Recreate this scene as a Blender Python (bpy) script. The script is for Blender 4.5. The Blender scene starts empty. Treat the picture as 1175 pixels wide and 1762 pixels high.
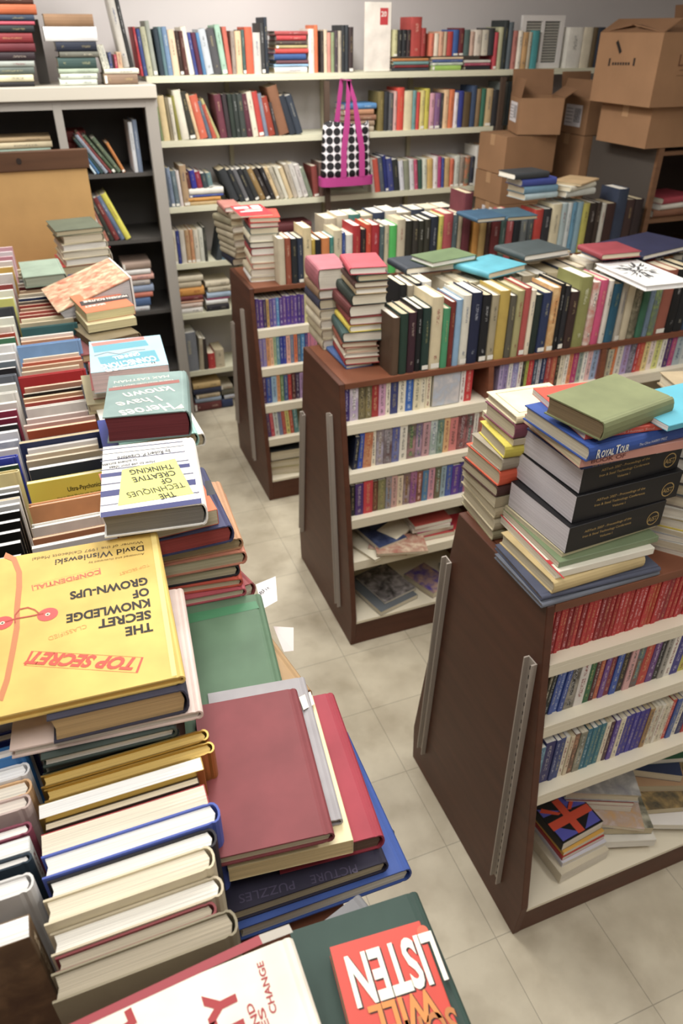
import bpy, bmesh, math, random
from mathutils import Vector, Matrix
random.seed(7)
C = bpy.context.scene.collection
S = bpy.context.scene
PI = math.pi
# ------------------------------------------------------------------ camera
H = 2.2; FPX = 1252.0; CX, CY = 587.5, 881.0
PIT = math.atan(831/FPX); YAW = math.atan(577.5/math.hypot(831, FPX))
FW = Vector((math.sin(YAW)*math.cos(PIT), math.cos(YAW)*math.cos(PIT), -math.sin(PIT)))
RT = Vector((math.cos(YAW), -math.sin(YAW), 0)); UP = RT.cross(FW)
EYE = Vector((0, 0, H))
cam = bpy.data.cameras.new('camera'); co = bpy.data.objects.new('camera', cam); C.objects.link(co)
cam.sensor_fit = 'VERTICAL'; cam.sensor_height = 36; cam.lens = FPX/1762*36
cam.clip_start = .02
co.matrix_world = Matrix.Translation(EYE) @ Matrix((RT, UP, -FW)).transposed().to_4x4()
cam.dof.use_dof = True; cam.dof.focus_distance = 1.25; cam.dof.aperture_fstop = 5.6
S.camera = co
# ------------------------------------------------------------------ light
S.view_settings.view_transform = 'Standard'; S.view_settings.look = 'None'
S.view_settings.gamma = 1; S.view_settings.exposure = 0.0; S.view_settings.use_curve_mapping = False
w = bpy.data.worlds.new('world'); S.world = w; w.use_nodes = True
w.node_tree.nodes['Background'].inputs[0].default_value = (.9, .93, 1, 1)
w.node_tree.nodes['Background'].inputs[1].default_value = .15
CEIL = 3.0
LIGHTS = [(-.1, .4, 20), (.6, 1.9, 30), (-.2, 3.6, 30), (2.0, 1.3, 20), (1.3, 3.6, 48), (3.6, 2.6, 4), (2.0, -.4, 20)]  # last lamp is added behind the camera to brighten the nearest bookcase's front
for lx, ly, pw in LIGHTS:
    l = bpy.data.lights.new('fluorescent_light', 'AREA'); l.shape = 'RECTANGLE'; l.size = .5; l.size_y = 1.2
    l.energy = pw; l.color = (1, .97, .92)
    o = bpy.data.objects.new('fluorescent_light', l); C.objects.link(o); o.location = (lx, ly, CEIL-.075)

# ------------------------------------------------------------------ projection helpers (pixels of the photograph to points on real planes)
def P(px, py, ax, val):
    d = FW + RT*((px-CX)/FPX) - UP*((py-CY)/FPX)
    return EYE + d*((val-EYE[ax])/d[ax])
def proj(p):
    v = Vector(p)-EYE; z = v.dot(FW)
    return CX+FPX*v.dot(RT)/z, CY-FPX*v.dot(UP)/z
def zat(x, y, py):
    k = (CY-py)/FPX
    a = x*UP.x+y*UP.y - k*(x*FW.x+y*FW.y); b = UP.z-k*FW.z
    return H - a/b
def xat(px, y, z):
    k = (px-CX)/FPX; dz = z-H
    return (k*(y*FW.y+dz*FW.z) - (y*RT.y)) / (RT.x-k*FW.x)

# ------------------------------------------------------------------ materials
def lin(h):
    h = h.lstrip('#'); r = [int(h[i:i+2], 16)/255 for i in (0, 2, 4)]
    r = [(c/12.92 if c <= .04045 else ((c+.055)/1.055)**2.4) for c in r]; l = .25*r[0]+.65*r[1]+.1*r[2]
    return tuple((c*.84+l*.16)*.93+.006 for c in r)+(1,)          # every colour greyed with blacks lifted, a hazy look put into the colour
MC = {}
def mat(hexc, rough=.5, kind='plain', metal=0, hex2=None):
    key = (hexc, rough, kind, metal, hex2)
    if key in MC: return MC[key]
    m = bpy.data.materials.new(kind+'_'+hexc.lstrip('#')); m.use_nodes = True
    nt = m.node_tree; N = nt.nodes; L = nt.links; b = N['Principled BSDF']
    b.inputs['Roughness'].default_value = rough; b.inputs['Metallic'].default_value = metal
    c = lin(hexc); b.inputs['Base Color'].default_value = c
    b.inputs['Specular IOR Level'].default_value = .35
    def noise(scale, vec=(1, 1, 1), detail=3):
        tc = N.new('ShaderNodeTexCoord'); mp = N.new('ShaderNodeMapping'); mp.inputs['Scale'].default_value = vec
        n = N.new('ShaderNodeTexNoise'); n.inputs['Scale'].default_value = scale; n.inputs['Detail'].default_value = detail
        L.new(tc.outputs['Object'], mp.inputs[0]); L.new(mp.outputs[0], n.inputs['Vector']); return n
    def ramp(n, a, c0, bb, c1):
        r = N.new('ShaderNodeValToRGB'); r.color_ramp.elements[0].position = a; r.color_ramp.elements[1].position = bb
        r.color_ramp.elements[0].color = c0; r.color_ramp.elements[1].color = c1
        L.new(n.outputs[0], r.inputs[0]); return r
    def sc(k): return (min(c[0]*k, 1), min(c[1]*k, 1), min(c[2]*k, 1), 1)
    if kind == 'cloth':
        n = noise(14); r = ramp(n, .3, sc(.86), .7, sc(1.1)); L.new(r.outputs[0], b.inputs['Base Color'])
        n2 = noise(900); bp = N.new('ShaderNodeBump'); bp.inputs['Strength'].default_value = .12; bp.inputs['Distance'].default_value = .0004
        L.new(n2.outputs[0], bp.inputs['Height']); L.new(bp.outputs[0], b.inputs['Normal'])
    elif kind == 'jacket':
        n = noise(9); r = ramp(n, .3, sc(.94), .7, sc(1.05)); L.new(r.outputs[0], b.inputs['Base Color'])
    elif kind == 'pages':
        n = noise(1, (6, 6, 1400), 2); r = ramp(n, .35, sc(.72), .65, sc(1.08)); L.new(r.outputs[0], b.inputs['Base Color'])
    elif kind == 'art':
        n = noise(30, (1, 1, 1), 5); n.inputs['Distortion'].default_value = .5
        r = ramp(n, .3, c, .7, lin(hex2)); e = r.color_ramp.elements.new(.5)
        e.color = tuple((c[i]*.5+lin(hex2)[i]*.5)*.85 for i in range(3))+(1,)
        L.new(r.outputs[0], b.inputs['Base Color'])
    elif kind == 'wood':
        n = noise(3, (1, 1, 9), 5); r = ramp(n, .3, sc(.8), .7, sc(1.15)); L.new(r.outputs[0], b.inputs['Base Color'])
    elif kind == 'kraft':
        n = noise(5); r = ramp(n, .3, sc(.9), .7, sc(1.07)); L.new(r.outputs[0], b.inputs['Base Color'])
    elif kind == 'print':
        n = noise(260, (1, 1, 1), 1); r = ramp(n, .48, c, .52, lin(hex2)); L.new(r.outputs[0], b.inputs['Base Color'])
    elif kind == 'wall':
        n = noise(1.2); r = ramp(n, .3, sc(.96), .7, sc(1.03)); L.new(r.outputs[0], b.inputs['Base Color'])
    elif kind == 'floor':
        tc = N.new('ShaderNodeTexCoord'); br = N.new('ShaderNodeTexBrick')
        br.offset = 0; br.inputs['Scale'].default_value = 1; br.inputs['Brick Width'].default_value = .305; br.inputs['Row Height'].default_value = .305
        br.inputs['Mortar Size'].default_value = .0016; br.inputs['Mortar Smooth'].default_value = .3; br.inputs['Bias'].default_value = 0
        br.inputs['Color1'].default_value = sc(1.04); br.inputs['Color2'].default_value = sc(.93); br.inputs['Mortar'].default_value = sc(.62)
        mp = N.new('ShaderNodeMapping'); mp.inputs['Location'].default_value = (.11, .07, 0)
        L.new(tc.outputs['Object'], mp.inputs[0]); L.new(mp.outputs[0], br.inputs[0])
        n = noise(5, (1, 1, 1), 6); r = ramp(n, .35, (.78, .76, .74, 1), .62, (1, 1, 1, 1))
        n2 = noise(7, (1, 1, 1), 9); r2 = ramp(n2, .2, (.74, .71, .67, 1), .5, (1, 1, 1, 1))
        def mul(a, bb):
            x = N.new('ShaderNodeMix'); x.data_type = 'RGBA'; x.blend_type = 'MULTIPLY'; x.inputs[0].default_value = 1
            L.new(a, x.inputs[6]); L.new(bb, x.inputs[7]); return x.outputs[2]
        L.new(mul(mul(br.outputs[0], r.outputs[0]), r2.outputs[0]), b.inputs['Base Color'])
    elif kind == 'dots':
        tc = N.new('ShaderNodeTexCoord'); mp = N.new('ShaderNodeMapping'); mp.inputs['Scale'].default_value = (22, 22, 22)
        mp.inputs['Rotation'].default_value = (0, 0, 0)
        vm = N.new('ShaderNodeVectorMath'); vm.operation = 'FRACTION'
        L.new(tc.outputs['Object'], mp.inputs[0]); L.new(mp.outputs[0], vm.inputs[0])
        sp = N.new('ShaderNodeSeparateXYZ'); L.new(vm.outputs[0], sp.inputs[0])
        cb = N.new('ShaderNodeCombineXYZ'); L.new(sp.outputs[0], cb.inputs[0]); L.new(sp.outputs[2], cb.inputs[1])
        ds = N.new('ShaderNodeVectorMath'); ds.operation = 'DISTANCE'; ds.inputs[1].default_value = (.5, .5, 0)
        L.new(cb.outputs[0], ds.inputs[0])
        cp = N.new('ShaderNodeMath'); cp.operation = 'LESS_THAN'; cp.inputs[1].default_value = .47
        L.new(ds.outputs['Value'], cp.inputs[0])
        mx = N.new('ShaderNodeMix'); mx.data_type = 'RGBA'; mx.inputs[6].default_value = lin(hex2); mx.inputs[7].default_value = c
        L.new(cp.outputs[0], mx.inputs[0]); L.new(mx.outputs[2], b.inputs['Base Color'])
    MC[key] = m; return m

# ------------------------------------------------------------------ mesh helpers
LABELS = {}
def tag(o, label=None, cat=None, group=None, kind=None):
    if label and label in LABELS: print('DUPLABEL', label)
    if label: LABELS[label] = 1
    if label and len(label.split()) > 16: print('LONG', len(label.split()), label)
    if label: o['label'] = label
    if cat: o['category'] = cat
    if group: o['group'] = group
    if kind: o['kind'] = kind
    return o
def obj(name, bm, mats, parent=None, smooth=False):
    me = bpy.data.meshes.new(name)
    bmesh.ops.recalc_face_normals(bm, faces=bm.faces[:])
    bm.to_mesh(me); bm.free()
    for m in (mats if isinstance(mats, (list, tuple)) else [mats]): me.materials.append(m)
    if smooth:
        for p in me.polygons: p.use_smooth = True
    o = bpy.data.objects.new(name, me); C.objects.link(o)
    if parent: o.parent = parent
    return o
def empty(name, loc=(0, 0, 0), M=None):
    o = bpy.data.objects.new(name, None); C.objects.link(o); o.empty_display_size = .05
    if M is not None: o.matrix_world = M
    else: o.location = loc
    return o
def box(bm, x0, x1, y0, y1, z0, z1, mi=0, bev=0, M=None):
    vs = [bm.verts.new((x, y, z)) for x in (x0, x1) for y in (y0, y1) for z in (z0, z1)]
    idx = [(0, 1, 3, 2), (4, 6, 7, 5), (0, 4, 5, 1), (2, 3, 7, 6), (0, 2, 6, 4), (1, 5, 7, 3)]
    fs = [bm.faces.new([vs[i] for i in f]) for f in idx]
    for f in fs: f.material_index = mi
    if bev:
        es = set(e for f in fs for e in f.edges)
        r = bmesh.ops.bevel(bm, geom=list(es), offset=bev, segments=2, affect='EDGES', profile=.5)
        for f in r['faces']: f.material_index = mi
        vs = list(set(v for f in r['faces'] for v in f.verts) | set(v for v in vs if v.is_valid))
    if M is not None: bmesh.ops.transform(bm, matrix=M, verts=[v for v in vs if v.is_valid])
def extr(bm, prof, axis, a, b, mi=0, cap=True):
    """closed profile of 2-D points swept along an axis (0 x, 1 y, 2 z) from a to b"""
    def pt(p, q):
        r = [0, 0, 0]; k = [i for i in range(3) if i != axis]; r[k[0]] = p[0]; r[k[1]] = p[1]; r[axis] = q; return r
    A = [bm.verts.new(pt(p, a)) for p in prof]; B = [bm.verts.new(pt(p, b)) for p in prof]
    n = len(prof)
    for i in range(n):
        f = bm.faces.new((A[i], A[(i+1) % n], B[(i+1) % n], B[i])); f.material_index = mi
    if cap:
        for V in (A, B):
            f = bm.faces.new(V); f.material_index = mi
def quad(bm, pts, mi=0):
    f = bm.faces.new([bm.verts.new(p) for p in pts]); f.material_index = mi; return f

# ------------------------------------------------------------------ books.  local frame: spine at +x, height along y, thickness along z from 0
def cover_geo(bm, w, h, t, hard, mi=0, ink=None):
    b = .0026 if hard else .0009
    b = min(b, t*.2)
    if hard:
        bul = min(.006, t*.22)
        g = .0012 if t > .012 else .0004
        o = [(-w/2, 0), (w/2-.012, 0), (w/2-.008, g), (w/2-.004, 0)]
        o += [(w/2-.004+bul*math.sin(a)+.003*math.sin(a), t/2-t/2*math.cos(a)) for a in [PI*k/6 for k in range(1, 6)]]
        o += [(w/2-.004, t), (w/2-.008, t-g), (w/2-.012, t), (-w/2, t)]
        i = [(-w/2, t-b), (w/2-.012, t-b), (w/2-.008, t-b-g*.4), (w/2-.005, t-b)]
        i += [(w/2-.005+(bul+.0012)*math.sin(a), t/2+(t/2-b)*math.cos(a)) for a in [PI*k/6 for k in range(1, 6)]]
        i += [(w/2-.005, b), (w/2-.008, b+g*.4), (w/2-.012, b), (-w/2, b)]
    else:
        o = [(-w/2, 0), (w/2-.001, 0), (w/2, .001), (w/2, t-.001), (w/2-.001, t), (-w/2, t)]
        i = [(-w/2, t-b), (w/2-b, t-b), (w/2-b, t*.5+.0001), (w/2-b, t*.5-.0001), (w/2-b, b), (-w/2, b)]
    n = len(o); y0, y1 = -h/2, h/2
    O0 = [bm.verts.new((p[0], y0, p[1])) for p in o]; O1 = [bm.verts.new((p[0], y1, p[1])) for p in o]
    ir = list(reversed(i))
    I0 = [bm.verts.new((p[0], y0, p[1])) for p in ir]; I1 = [bm.verts.new((p[0], y1, p[1])) for p in ir]
    fs = []
    for k in range(n-1):
        fs += [bm.faces.new((O0[k], O0[k+1], O1[k+1], O1[k])), bm.faces.new((I0[k], I1[k], I1[k+1], I0[k+1])),
               bm.faces.new((O0[k], I0[k], I0[k+1], O0[k+1])), bm.faces.new((O1[k], O1[k+1], I1[k+1], I1[k]))]
    for k in (0, n-1): fs.append(bm.faces.new((O0[k], O1[k], I1[k], I0[k])))
    for f in fs: f.material_index = mi
    if ink:
        xs = w/2+(min(.006, t*.22)-.001+.0004 if hard else .0003)
        for (a, bb, frac, im) in ink:     # a..bb along height (fractions from the foot), frac of thickness
            q = t*frac/2
            quad(bm, [(xs, -h/2+a*h, t/2-q), (xs, -h/2+bb*h, t/2-q), (xs, -h/2+bb*h, t/2+q), (xs, -h/2+a*h, t/2+q)], im)
def page_geo(bm, w, h, t, hard, mi=0):
    b = min(.0027 if hard else .001, t*.21); ov = .0035 if hard else .0004
    x0 = -w/2+ov; x1 = w/2-(.0052 if hard else .0012)
    if hard: prof = [(x0, b), (x0+min(.003, t*.1), t/2), (x0, t-b), (x1, t-b), (x1+min(.004, t*.15), t/2), (x1, b)]
    else: prof = [(x0, b), (x0, t-b), (x1, t-b), (x1, b)]
    extr(bm, prof, 1, -h/2+ov, h/2-ov, mi)
PG = ['#e9dfc6', '#efe8d6', '#ddd0b0', '#f3efe4', '#d3c39c', '#e4d6b8']
def cmat(c, hard):
    if '/' in c:
        a, b = c.split('/'); return mat('#'+a, .42, 'art', 0, '#'+b)
    if c.startswith('g'): return mat('#'+c[1:], .28, 'plain', .85)
    return mat('#'+c, .6 if hard else .4, 'cloth' if hard else 'jacket')
def lum(c):
    c = c.split('/')[0].lstrip('g'); r = lin(c); return .3*r[0]+.6*r[1]+.1*r[2]
QUEUE = []
def mkbook(M, w, h, t, cover, label, hard=True, page=None, parts=False, group=None, always=False, ink='auto', name=None, cat=None):
    s = dict(M=M, w=w, h=h, t=t, cover=cover, label=label, hard=hard, page=page or random.choice(PG), parts=parts, group=group,
             always=always, ink=ink, name=name, cat=cat)
    if always: return build(s)
    QUEUE.append(s)
def inkset(s):
    if s['ink'] != 'auto': return s['ink'], s.get('inkc', 'f1ead8')
    r = random.random(); c = s['cover']
    L = lum(c); ic = random.choice(['f0e6c8', 'e6d48c', 'ffffff', 'd8c070']) if L < .25 else random.choice(['2a2624', '7c1c20', '1f3060', '3b3a38'])
    c6 = c.split('/')[0].lstrip('g'); q = .5 if s['hard'] else .42
    ic = ''.join('%02x' % int(int(ic[i:i+2], 16)*(1-q)+int(c6[i:i+2], 16)*q) for i in (0, 2, 4))
    if s['hard']:
        if r < .45: k = [(.62, .84, .24, 2), (.14, .2, .24, 2)]
        elif r < .65: k = [(.45, .8, .2, 2)]
        else: k = []
        if random.random() < .22: k = k+[(.02, .09, .75, 3)]
    else:
        k = [(.3, .93, .34, 2), (.07, .2, .34, 2)] if r < .7 else [(.2, .6, .4, 2), (.66, .92, .28, 2)]
    return k, ic
def build(s):
    hard = s['hard']; k, ic = inkset(s)
    mats = [cmat(s['cover'], hard), mat(s['page'], .85, 'pages'), mat('#'+ic, .5, 'print', 0, '#'+s['cover'].split('/')[0].lstrip('g')), mat('#f2efe4', .6)]
    nm = s['name'] or ('hardcover_book' if hard else 'paperback_book')
    if s['parts']:
        root = empty(nm, M=s['M'])
        bm = bmesh.new(); cover_geo(bm, s['w'], s['h'], s['t'], hard, 0, k); obj('cover', bm, mats, root)
        bm = bmesh.new(); page_geo(bm, s['w'], s['h'], s['t'], hard); obj('page_block', bm, mats[1], root)
    else:
        bm = bmesh.new(); cover_geo(bm, s['w'], s['h'], s['t'], hard, 0, k); page_geo(bm, s['w'], s['h'], s['t'], hard, 1)
        root = obj(nm, bm, mats); root.matrix_world = s['M']
    tag(root, s['label'], s['cat'] or ('hardcover book' if hard else 'paperback'), s['group'])
    return root
ORD = ['first', 'second', 'third', 'fourth', 'fifth', 'sixth', 'seventh', 'eighth', 'ninth', 'tenth', 'eleventh', 'twelfth', 'thirteenth', 'fourteenth',
       'fifteenth', 'sixteenth', 'seventeenth', 'eighteenth', 'nineteenth']
TENS = ['', '', 'twenty', 'thirty', 'forty', 'fifty', 'sixty', 'seventy', 'eighty']
def ordn(i):
    if i < 19: return ORD[i]
    i += 1
    if i % 10 == 0: return {2: 'twentieth', 3: 'thirtieth', 4: 'fortieth', 5: 'fiftieth', 6: 'sixtieth', 7: 'seventieth'}[i//10]
    return TENS[i//10]+'-'+ORD[i % 10-1]
CN = {'black': '1c1a1c', 'dark grey': '4a4a4c', 'grey': '8a8a8a', 'light grey': 'bdbdbd', 'white': 'f2f0ea', 'cream': 'e8dcb8', 'tan': 'c8a878', 'brown': '6b4428',
      'dark brown': '3a241a', 'red': 'c8242a', 'dark red': '7a1c22', 'maroon': '5c222c', 'orange': 'e8703a', 'salmon': 'd88a70', 'pink': 'e0a0a8', 'magenta': 'b02868', 'purple': '5a3490',
      'lavender': 'b0a0cc', 'navy blue': '1e2a50', 'blue': '2f55b0', 'light blue': '9cc4dc', 'teal': '2c7880', 'turquoise': '48b0c0', 'dark green': '1f4034',
      'green': '3c8050', 'olive': '78763e', 'lime green': '70d860', 'yellow': 'e8d430', 'mustard': 'b8963a', 'grey-green': '93a690', 'blue-grey': '5c7488', 'beige': 'd0c4a4', 'rust': 'a04a28', 'mint green': '9cc8b4', 'indigo': '34308c'}
def cname(c):
    if c[0] == 'g' : return 'gold foil'
    if '/' in c: return cname(c.split('/')[0])
    r = [int(c[i:i+2], 16) for i in (0, 2, 4)]
    return min(CN, key=lambda k: sum((r[j]-int(CN[k][2*j:2*j+2], 16))**2 for j in range(3)))

UPR = Matrix(((0, 0, -1, 0), (-1, 0, 0, 0), (0, 1, 0, 0), (0, 0, 0, 1)))        # spine faces -y, height up
UPX = Matrix(((1, 0, 0, 0), (0, 0, -1, 0), (0, 1, 0, 0), (0, 0, 0, 1)))        # spine faces +x, height up
def parse(s):
    out = []
    for tkn in s.split():
        a = tkn.split(':'); out.append((float(a[0]), a[1], float(a[2]) if len(a) > 2 and a[2] else None, float(a[3]) if len(a) > 3 else 0))
    return out
def row(px0, y, z, spec, place, hd=.16, hard=False, dep=.105, group=None, parts=False, jit=.004, setback=.012, sc=1.0):
    """upright books, spines towards the aisle; spec = width in photo pixels:colour:height:lean in degrees"""
    px = px0; prev = None; shelf_row = 'bookcase' in place and 'atop' not in place
    if shelf_row: setback = .03
    for i, (wp, c, hh, lean) in enumerate(parse(spec)):
        if c == '-': px += wp; continue
        xa, xb = xat(px, y, z), xat(px+wp, y, z); px += wp
        if hh is None: hh = hd*random.uniform(.955, 1.03)
        if shelf_row: xa = max(xa, XE+.0245)
        if prev is not None: xa = max(xa, prev)
        if xb-xa < .003: continue
        t = (xb-xa)*math.cos(math.radians(lean))-.0008
        if t < .004: t = .004
        d = dep*random.uniform(.96, 1.04)
        yc = y+setback+d/2+random.uniform(0, jit)
        M = Matrix.Translation((xa+t, yc, z+hh/2)) @ UPR
        if lean:
            pv = Vector((xa, 0, z)); M = Matrix.Translation(pv) @ Matrix.Rotation(math.radians(-lean), 4, 'Y') @ Matrix.Translation(-pv) @ M
        prev = xb
        n = sum(1 for q in QUEUE if q.get('place') == place)
        mkbook(M, d, hh, t, c, f"{cname(c)} {'hardback' if hard else 'paperback'}, {ordn(n)} from the left {place}", hard, parts=parts, group=group)
        QUEUE[-1]['place'] = place
def flat(p0, p1, z, t, h, cover, label, hard=True, far=False, spine='R', page=None, parts=True, always=True, ink=None, tilt=0, px=True, group=None, rot=0, **kw):
    A = P(p0[0], p0[1], 2, z) if px else Vector((p0[0], p0[1], z))
    B = P(p1[0], p1[1], 2, z) if px else Vector((p1[0], p1[1], z))
    u = (B-A); w = u.length; u.normalize()
    if rot: u = Matrix.Rotation(math.radians(-rot), 3, 'Z') @ u
    v = Vector((-u.y, u.x, 0))
    if spine == 'L': pass
    c = (A+B)/2 + v*(h/2)*(-1 if far else 1)
    rz = math.atan2(u.y, u.x)+(PI if spine == 'L' else 0)
    M = Matrix.Translation((c.x, c.y, z-t)) @ Matrix.Rotation(rz, 4, 'Z')
    if tilt: M = M @ Matrix.Rotation(math.radians(tilt), 4, 'Y')
    return mkbook(M, w, h, t, cover, label, hard, page, parts, always=always, ink=ink if ink is not None else [], group=group, **kw)

# lettering and printed shapes lying on a book's cover
def cov(root):
    for c in root.children:
        if c.name.startswith('cover') and not c.name.startswith('cover_'): return c
    return root
def textmesh(s, bold=0, shear=0):
    cu = bpy.data.curves.new('t', 'FONT'); cu.body = s; cu.size = 1; cu.offset = bold; cu.shear = shear; cu.resolution_u = 3
    o = bpy.data.objects.new('t', cu); C.objects.link(o)
    bpy.context.view_layer.update()
    me = bpy.data.meshes.new_from_object(o.evaluated_get(bpy.context.evaluated_depsgraph_get()))
    bpy.data.objects.remove(o); return me
def letter(root, s, a, b, z, hm, hexc, bold=.015, shear=0, name='lettering'):
    A = P(a[0], a[1], 2, z+.0005); B = P(b[0], b[1], 2, z+.0005); me = textmesh(s, bold, shear)
    xs = [v.co.x for v in me.vertices]; w = max(xs)-min(xs); d = B-A; sx = d.length/w; d.normalize(); up = Vector((-d.y, d.x, 0))
    Mt = Matrix.Translation(A) @ Matrix(((d.x, up.x, 0, 0), (d.y, up.y, 0, 0), (0, 0, 1, 0), (0, 0, 0, 1))) @ Matrix.Diagonal((sx, hm/.7, 1, 1)) @ Matrix.Translation((-min(xs), 0, 0))
    me.transform(root.matrix_world.inverted() @ Mt)
    me.materials.clear(); me.materials.append(mat(hexc, .5)); o = bpy.data.objects.new(name, me); C.objects.link(o); o.parent = cov(root); return o
def shape(root, pts, z, hexc, name='cover_print', lift=.0003, m=None):
    bm = bmesh.new(); inv = root.matrix_world.inverted()
    quad(bm, [inv @ P(p[0], p[1], 2, z+lift) for p in pts]); return obj(name, bm, m or mat(hexc, .45), cov(root))
def disc(root, c, r, z, hexc, name='cover_print', lift=.0005):
    q = P(c[0], c[1], 2, z+lift); inv = root.matrix_world.inverted(); bm = bmesh.new()
    quad(bm, [inv @ (q+Vector((r*math.cos(a), r*math.sin(a), 0))) for a in [2*PI*k/20 for k in range(20)]]); return obj(name, bm, mat(hexc, .45), cov(root))
def spine_text(root, s, y0, y1, z0, hm, w, t, hexc, bold=.01, hard=True):
    me = textmesh(s, bold); xs = [v.co.x for v in me.vertices]; sx = (y1-y0)/(max(xs)-min(xs))
    X = w/2+(min(.006, t*.22)-.001+.0012 if hard else .0006)
    Mt = Matrix(((0, 0, 1, X), (1, 0, 0, y0), (0, 1, 0, z0), (0, 0, 0, 1))) @ Matrix.Diagonal((sx, hm/.7, 1, 1)) @ Matrix.Translation((-min(xs), 0, 0))
    me.transform(Mt); me.materials.clear(); me.materials.append(mat(hexc, .5)); o = bpy.data.objects.new('spine_lettering', me); C.objects.link(o); o.parent = cov(root)

# ================================================================== ROOM
X0, X1, Y0, Y1 = -2.4, 4.9, -1.6, 4.9
def struct(name, bm, m):
    o = obj(name, bm, m); o['kind'] = 'structure'; return o
bm = bmesh.new(); box(bm, X0, X1, Y0, Y1, -.1, 0); struct('floor', bm, mat('#d6cbb0', .42, 'floor'))
bm = bmesh.new(); box(bm, X0, X1, Y0, Y1, CEIL, CEIL+.1); struct('ceiling', bm, mat('#e6e4de', .9, 'wall'))
WALL = mat('#cfc9c8', .85, 'wall')
bm = bmesh.new(); box(bm, X0-.1, X1+.1, Y1, Y1+.1, 0, CEIL); struct('wall_back', bm, WALL)
bm = bmesh.new(); box(bm, X0-.1, X1+.1, Y0-.1, Y0, 0, CEIL); struct('wall_front', bm, WALL)
bm = bmesh.new(); box(bm, X0-.1, X0, Y0, Y1, 0, CEIL); struct('wall_left', bm, WALL)
bm = bmesh.new(); box(bm, X1, X1+.1, Y0, Y1, 0, CEIL); struct('wall_right', bm, WALL)
bm = bmesh.new(); box(bm, X0, X1, Y1-.012, Y1, 0, .1); struct('baseboard_back', bm, mat('#3a302a', .5))
for i, (lx, ly, pw) in enumerate(LIGHTS):  # the added lamp behind the camera gets a housing too
    r = empty('ceiling_light', (lx, ly, CEIL-.07)); tag(r, 'long white fluorescent ceiling light housing', 'ceiling light', 'fluorescent ceiling lights')
    bm = bmesh.new(); box(bm, -.27, .27, -.62, .62, 0, .07); obj('housing', bm, mat('#e8e8e4', .5), r)

# ================================================================== BROWN BOOKCASES
BR = mat('#5c2e16', .5, 'wood'); BRE = mat('#834829', .45, 'wood'); CRM = mat('#ece2c8', .4); ALU = mat('#b4a89c', .45); SLOT = mat('#2c2420', .8)
ZT = 1.145
def face(cy, z):                              # front face of the sloping sides
    return cy-.34+(max(0, z-.15)/(ZT-.15))*.14
def bookcase(cy, x0, x1, shelves, label, rails, dividers=()):
    r = empty('bookcase', (x0, cy, 0)); tag(r, label, 'bookcase', 'brown double-sided bookcases')
    prof = [(-.335, 0), (-.345, .15), (-.2, ZT), (.2, ZT), (.345, .15), (.335, 0)]
    for xx in (0, x1-x0-.022):
        bm = bmesh.new(); extr(bm, prof, 0, xx, xx+.022)
        bmesh.ops.bevel(bm, geom=bm.edges[:], offset=.002, segments=1, affect='EDGES'); obj('end_panel', bm, BR, r)
    bm = bmesh.new(); box(bm, .0225, x1-x0-.0225, -.2, .2, ZT-.024, ZT, bev=.002); obj('top_board', bm, BRE, r)
    bm = bmesh.new(); box(bm, .0225, x1-x0-.0225, -.006, .006, .13, ZT-.025); obj('centre_panel', bm, mat('#d8ccb0', .6), r)
    for s in (-1, 1):
        bm = bmesh.new(); box(bm, .0225, x1-x0-.0225, min(s*.333, s*.318), max(s*.333, s*.318), 0, .125); obj('kick_board', bm, BR, r)
        for z in shelves+[.13]:
            f = face(0, z); bm = bmesh.new()
            a, b = (f, -.007) if s < 0 else (.007, -f)
            box(bm, .0225, x1-x0-.0225, a, b, z-.012, z)
            if z > .2:
                e0, e1 = (f, f+.012) if s < 0 else (-f-.012, -f)
                box(bm, .0225, x1-x0-.0225, e0, e1, z-.042, z-.0125, bev=.002)
            obj('shelf', bm, CRM, r)
    for d in dividers:
        bm = bmesh.new(); extr(bm, [(-.335, .13), (-.2, ZT-.025), (-.007, ZT-.025), (-.007, .13)], 0, d-x0-.011, d-x0+.011); obj('divider', bm, BRE, r)
    for (a, b) in rails:                      # slotted metal standards screwed to the end panel
        A = Vector((-.001, a[0]-cy, a[1])); B = Vector((-.001, b[0]-cy, b[1])); d = (B-A); L = d.length; d.normalize()
        n = Vector((0, -d.z, d.y)); bm = bmesh.new()
        def bar(q0, q1, k0, k1, t0, t1, mi):
            c = [A+d*q+n*k+Vector((-tt, 0, 0)) for q in (q0, q1) for k in (k0, k1) for tt in (t0, t1)]
            V = [bm.verts.new(p) for p in c]
            for f in [(0, 1, 3, 2), (4, 6, 7, 5), (0, 4, 5, 1), (2, 3, 7, 6), (0, 2, 6, 4), (1, 5, 7, 3)]:
                bm.faces.new([V[i] for i in f]).material_index = mi
        bar(0, L, -.017, .017, 0, .003, 0); bar(0, L, -.017, -.013, .003, .015, 0); bar(0, L, .013, .017, .003, .015, 0)
        q = .02
        while q < L-.02:
            bar(q, q+.012, -.004, .004, .0031, .0036, 1); q += .03
        obj('slotted_rail', bm, [ALU, SLOT], r)
    return r
XE = .855
def rail(pa, pb): 
    a = P(pa[0], pa[1], 0, XE); b = P(pb[0], pb[1], 0, XE); return ((a.y, a.z), (b.y, b.z))
CA, CB, CC = 1.17, 2.45, 3.68
SA = [.98, .795, .568]; SB = [.989, .795, .602, .415]; SC = [.94, .745, .55, .365]
bookcase(CA, XE, 2.75, SA, 'nearest brown bookcase with sloping sides and red paperbacks on its top shelf', [rail((918, 1135), (856, 1510)), rail((773, 962), (728, 1290))])
bookcase(CB, XE, 2.72, SB, 'middle brown bookcase with sloping sides, tall book tower on its end', [rail((570, 712), (584, 1040)), ((2.66, .85), (2.74, .2))], (xat(845, face(CB, .98), 1.0), xat(1040, face(CB, 1.), 1.05)))
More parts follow.
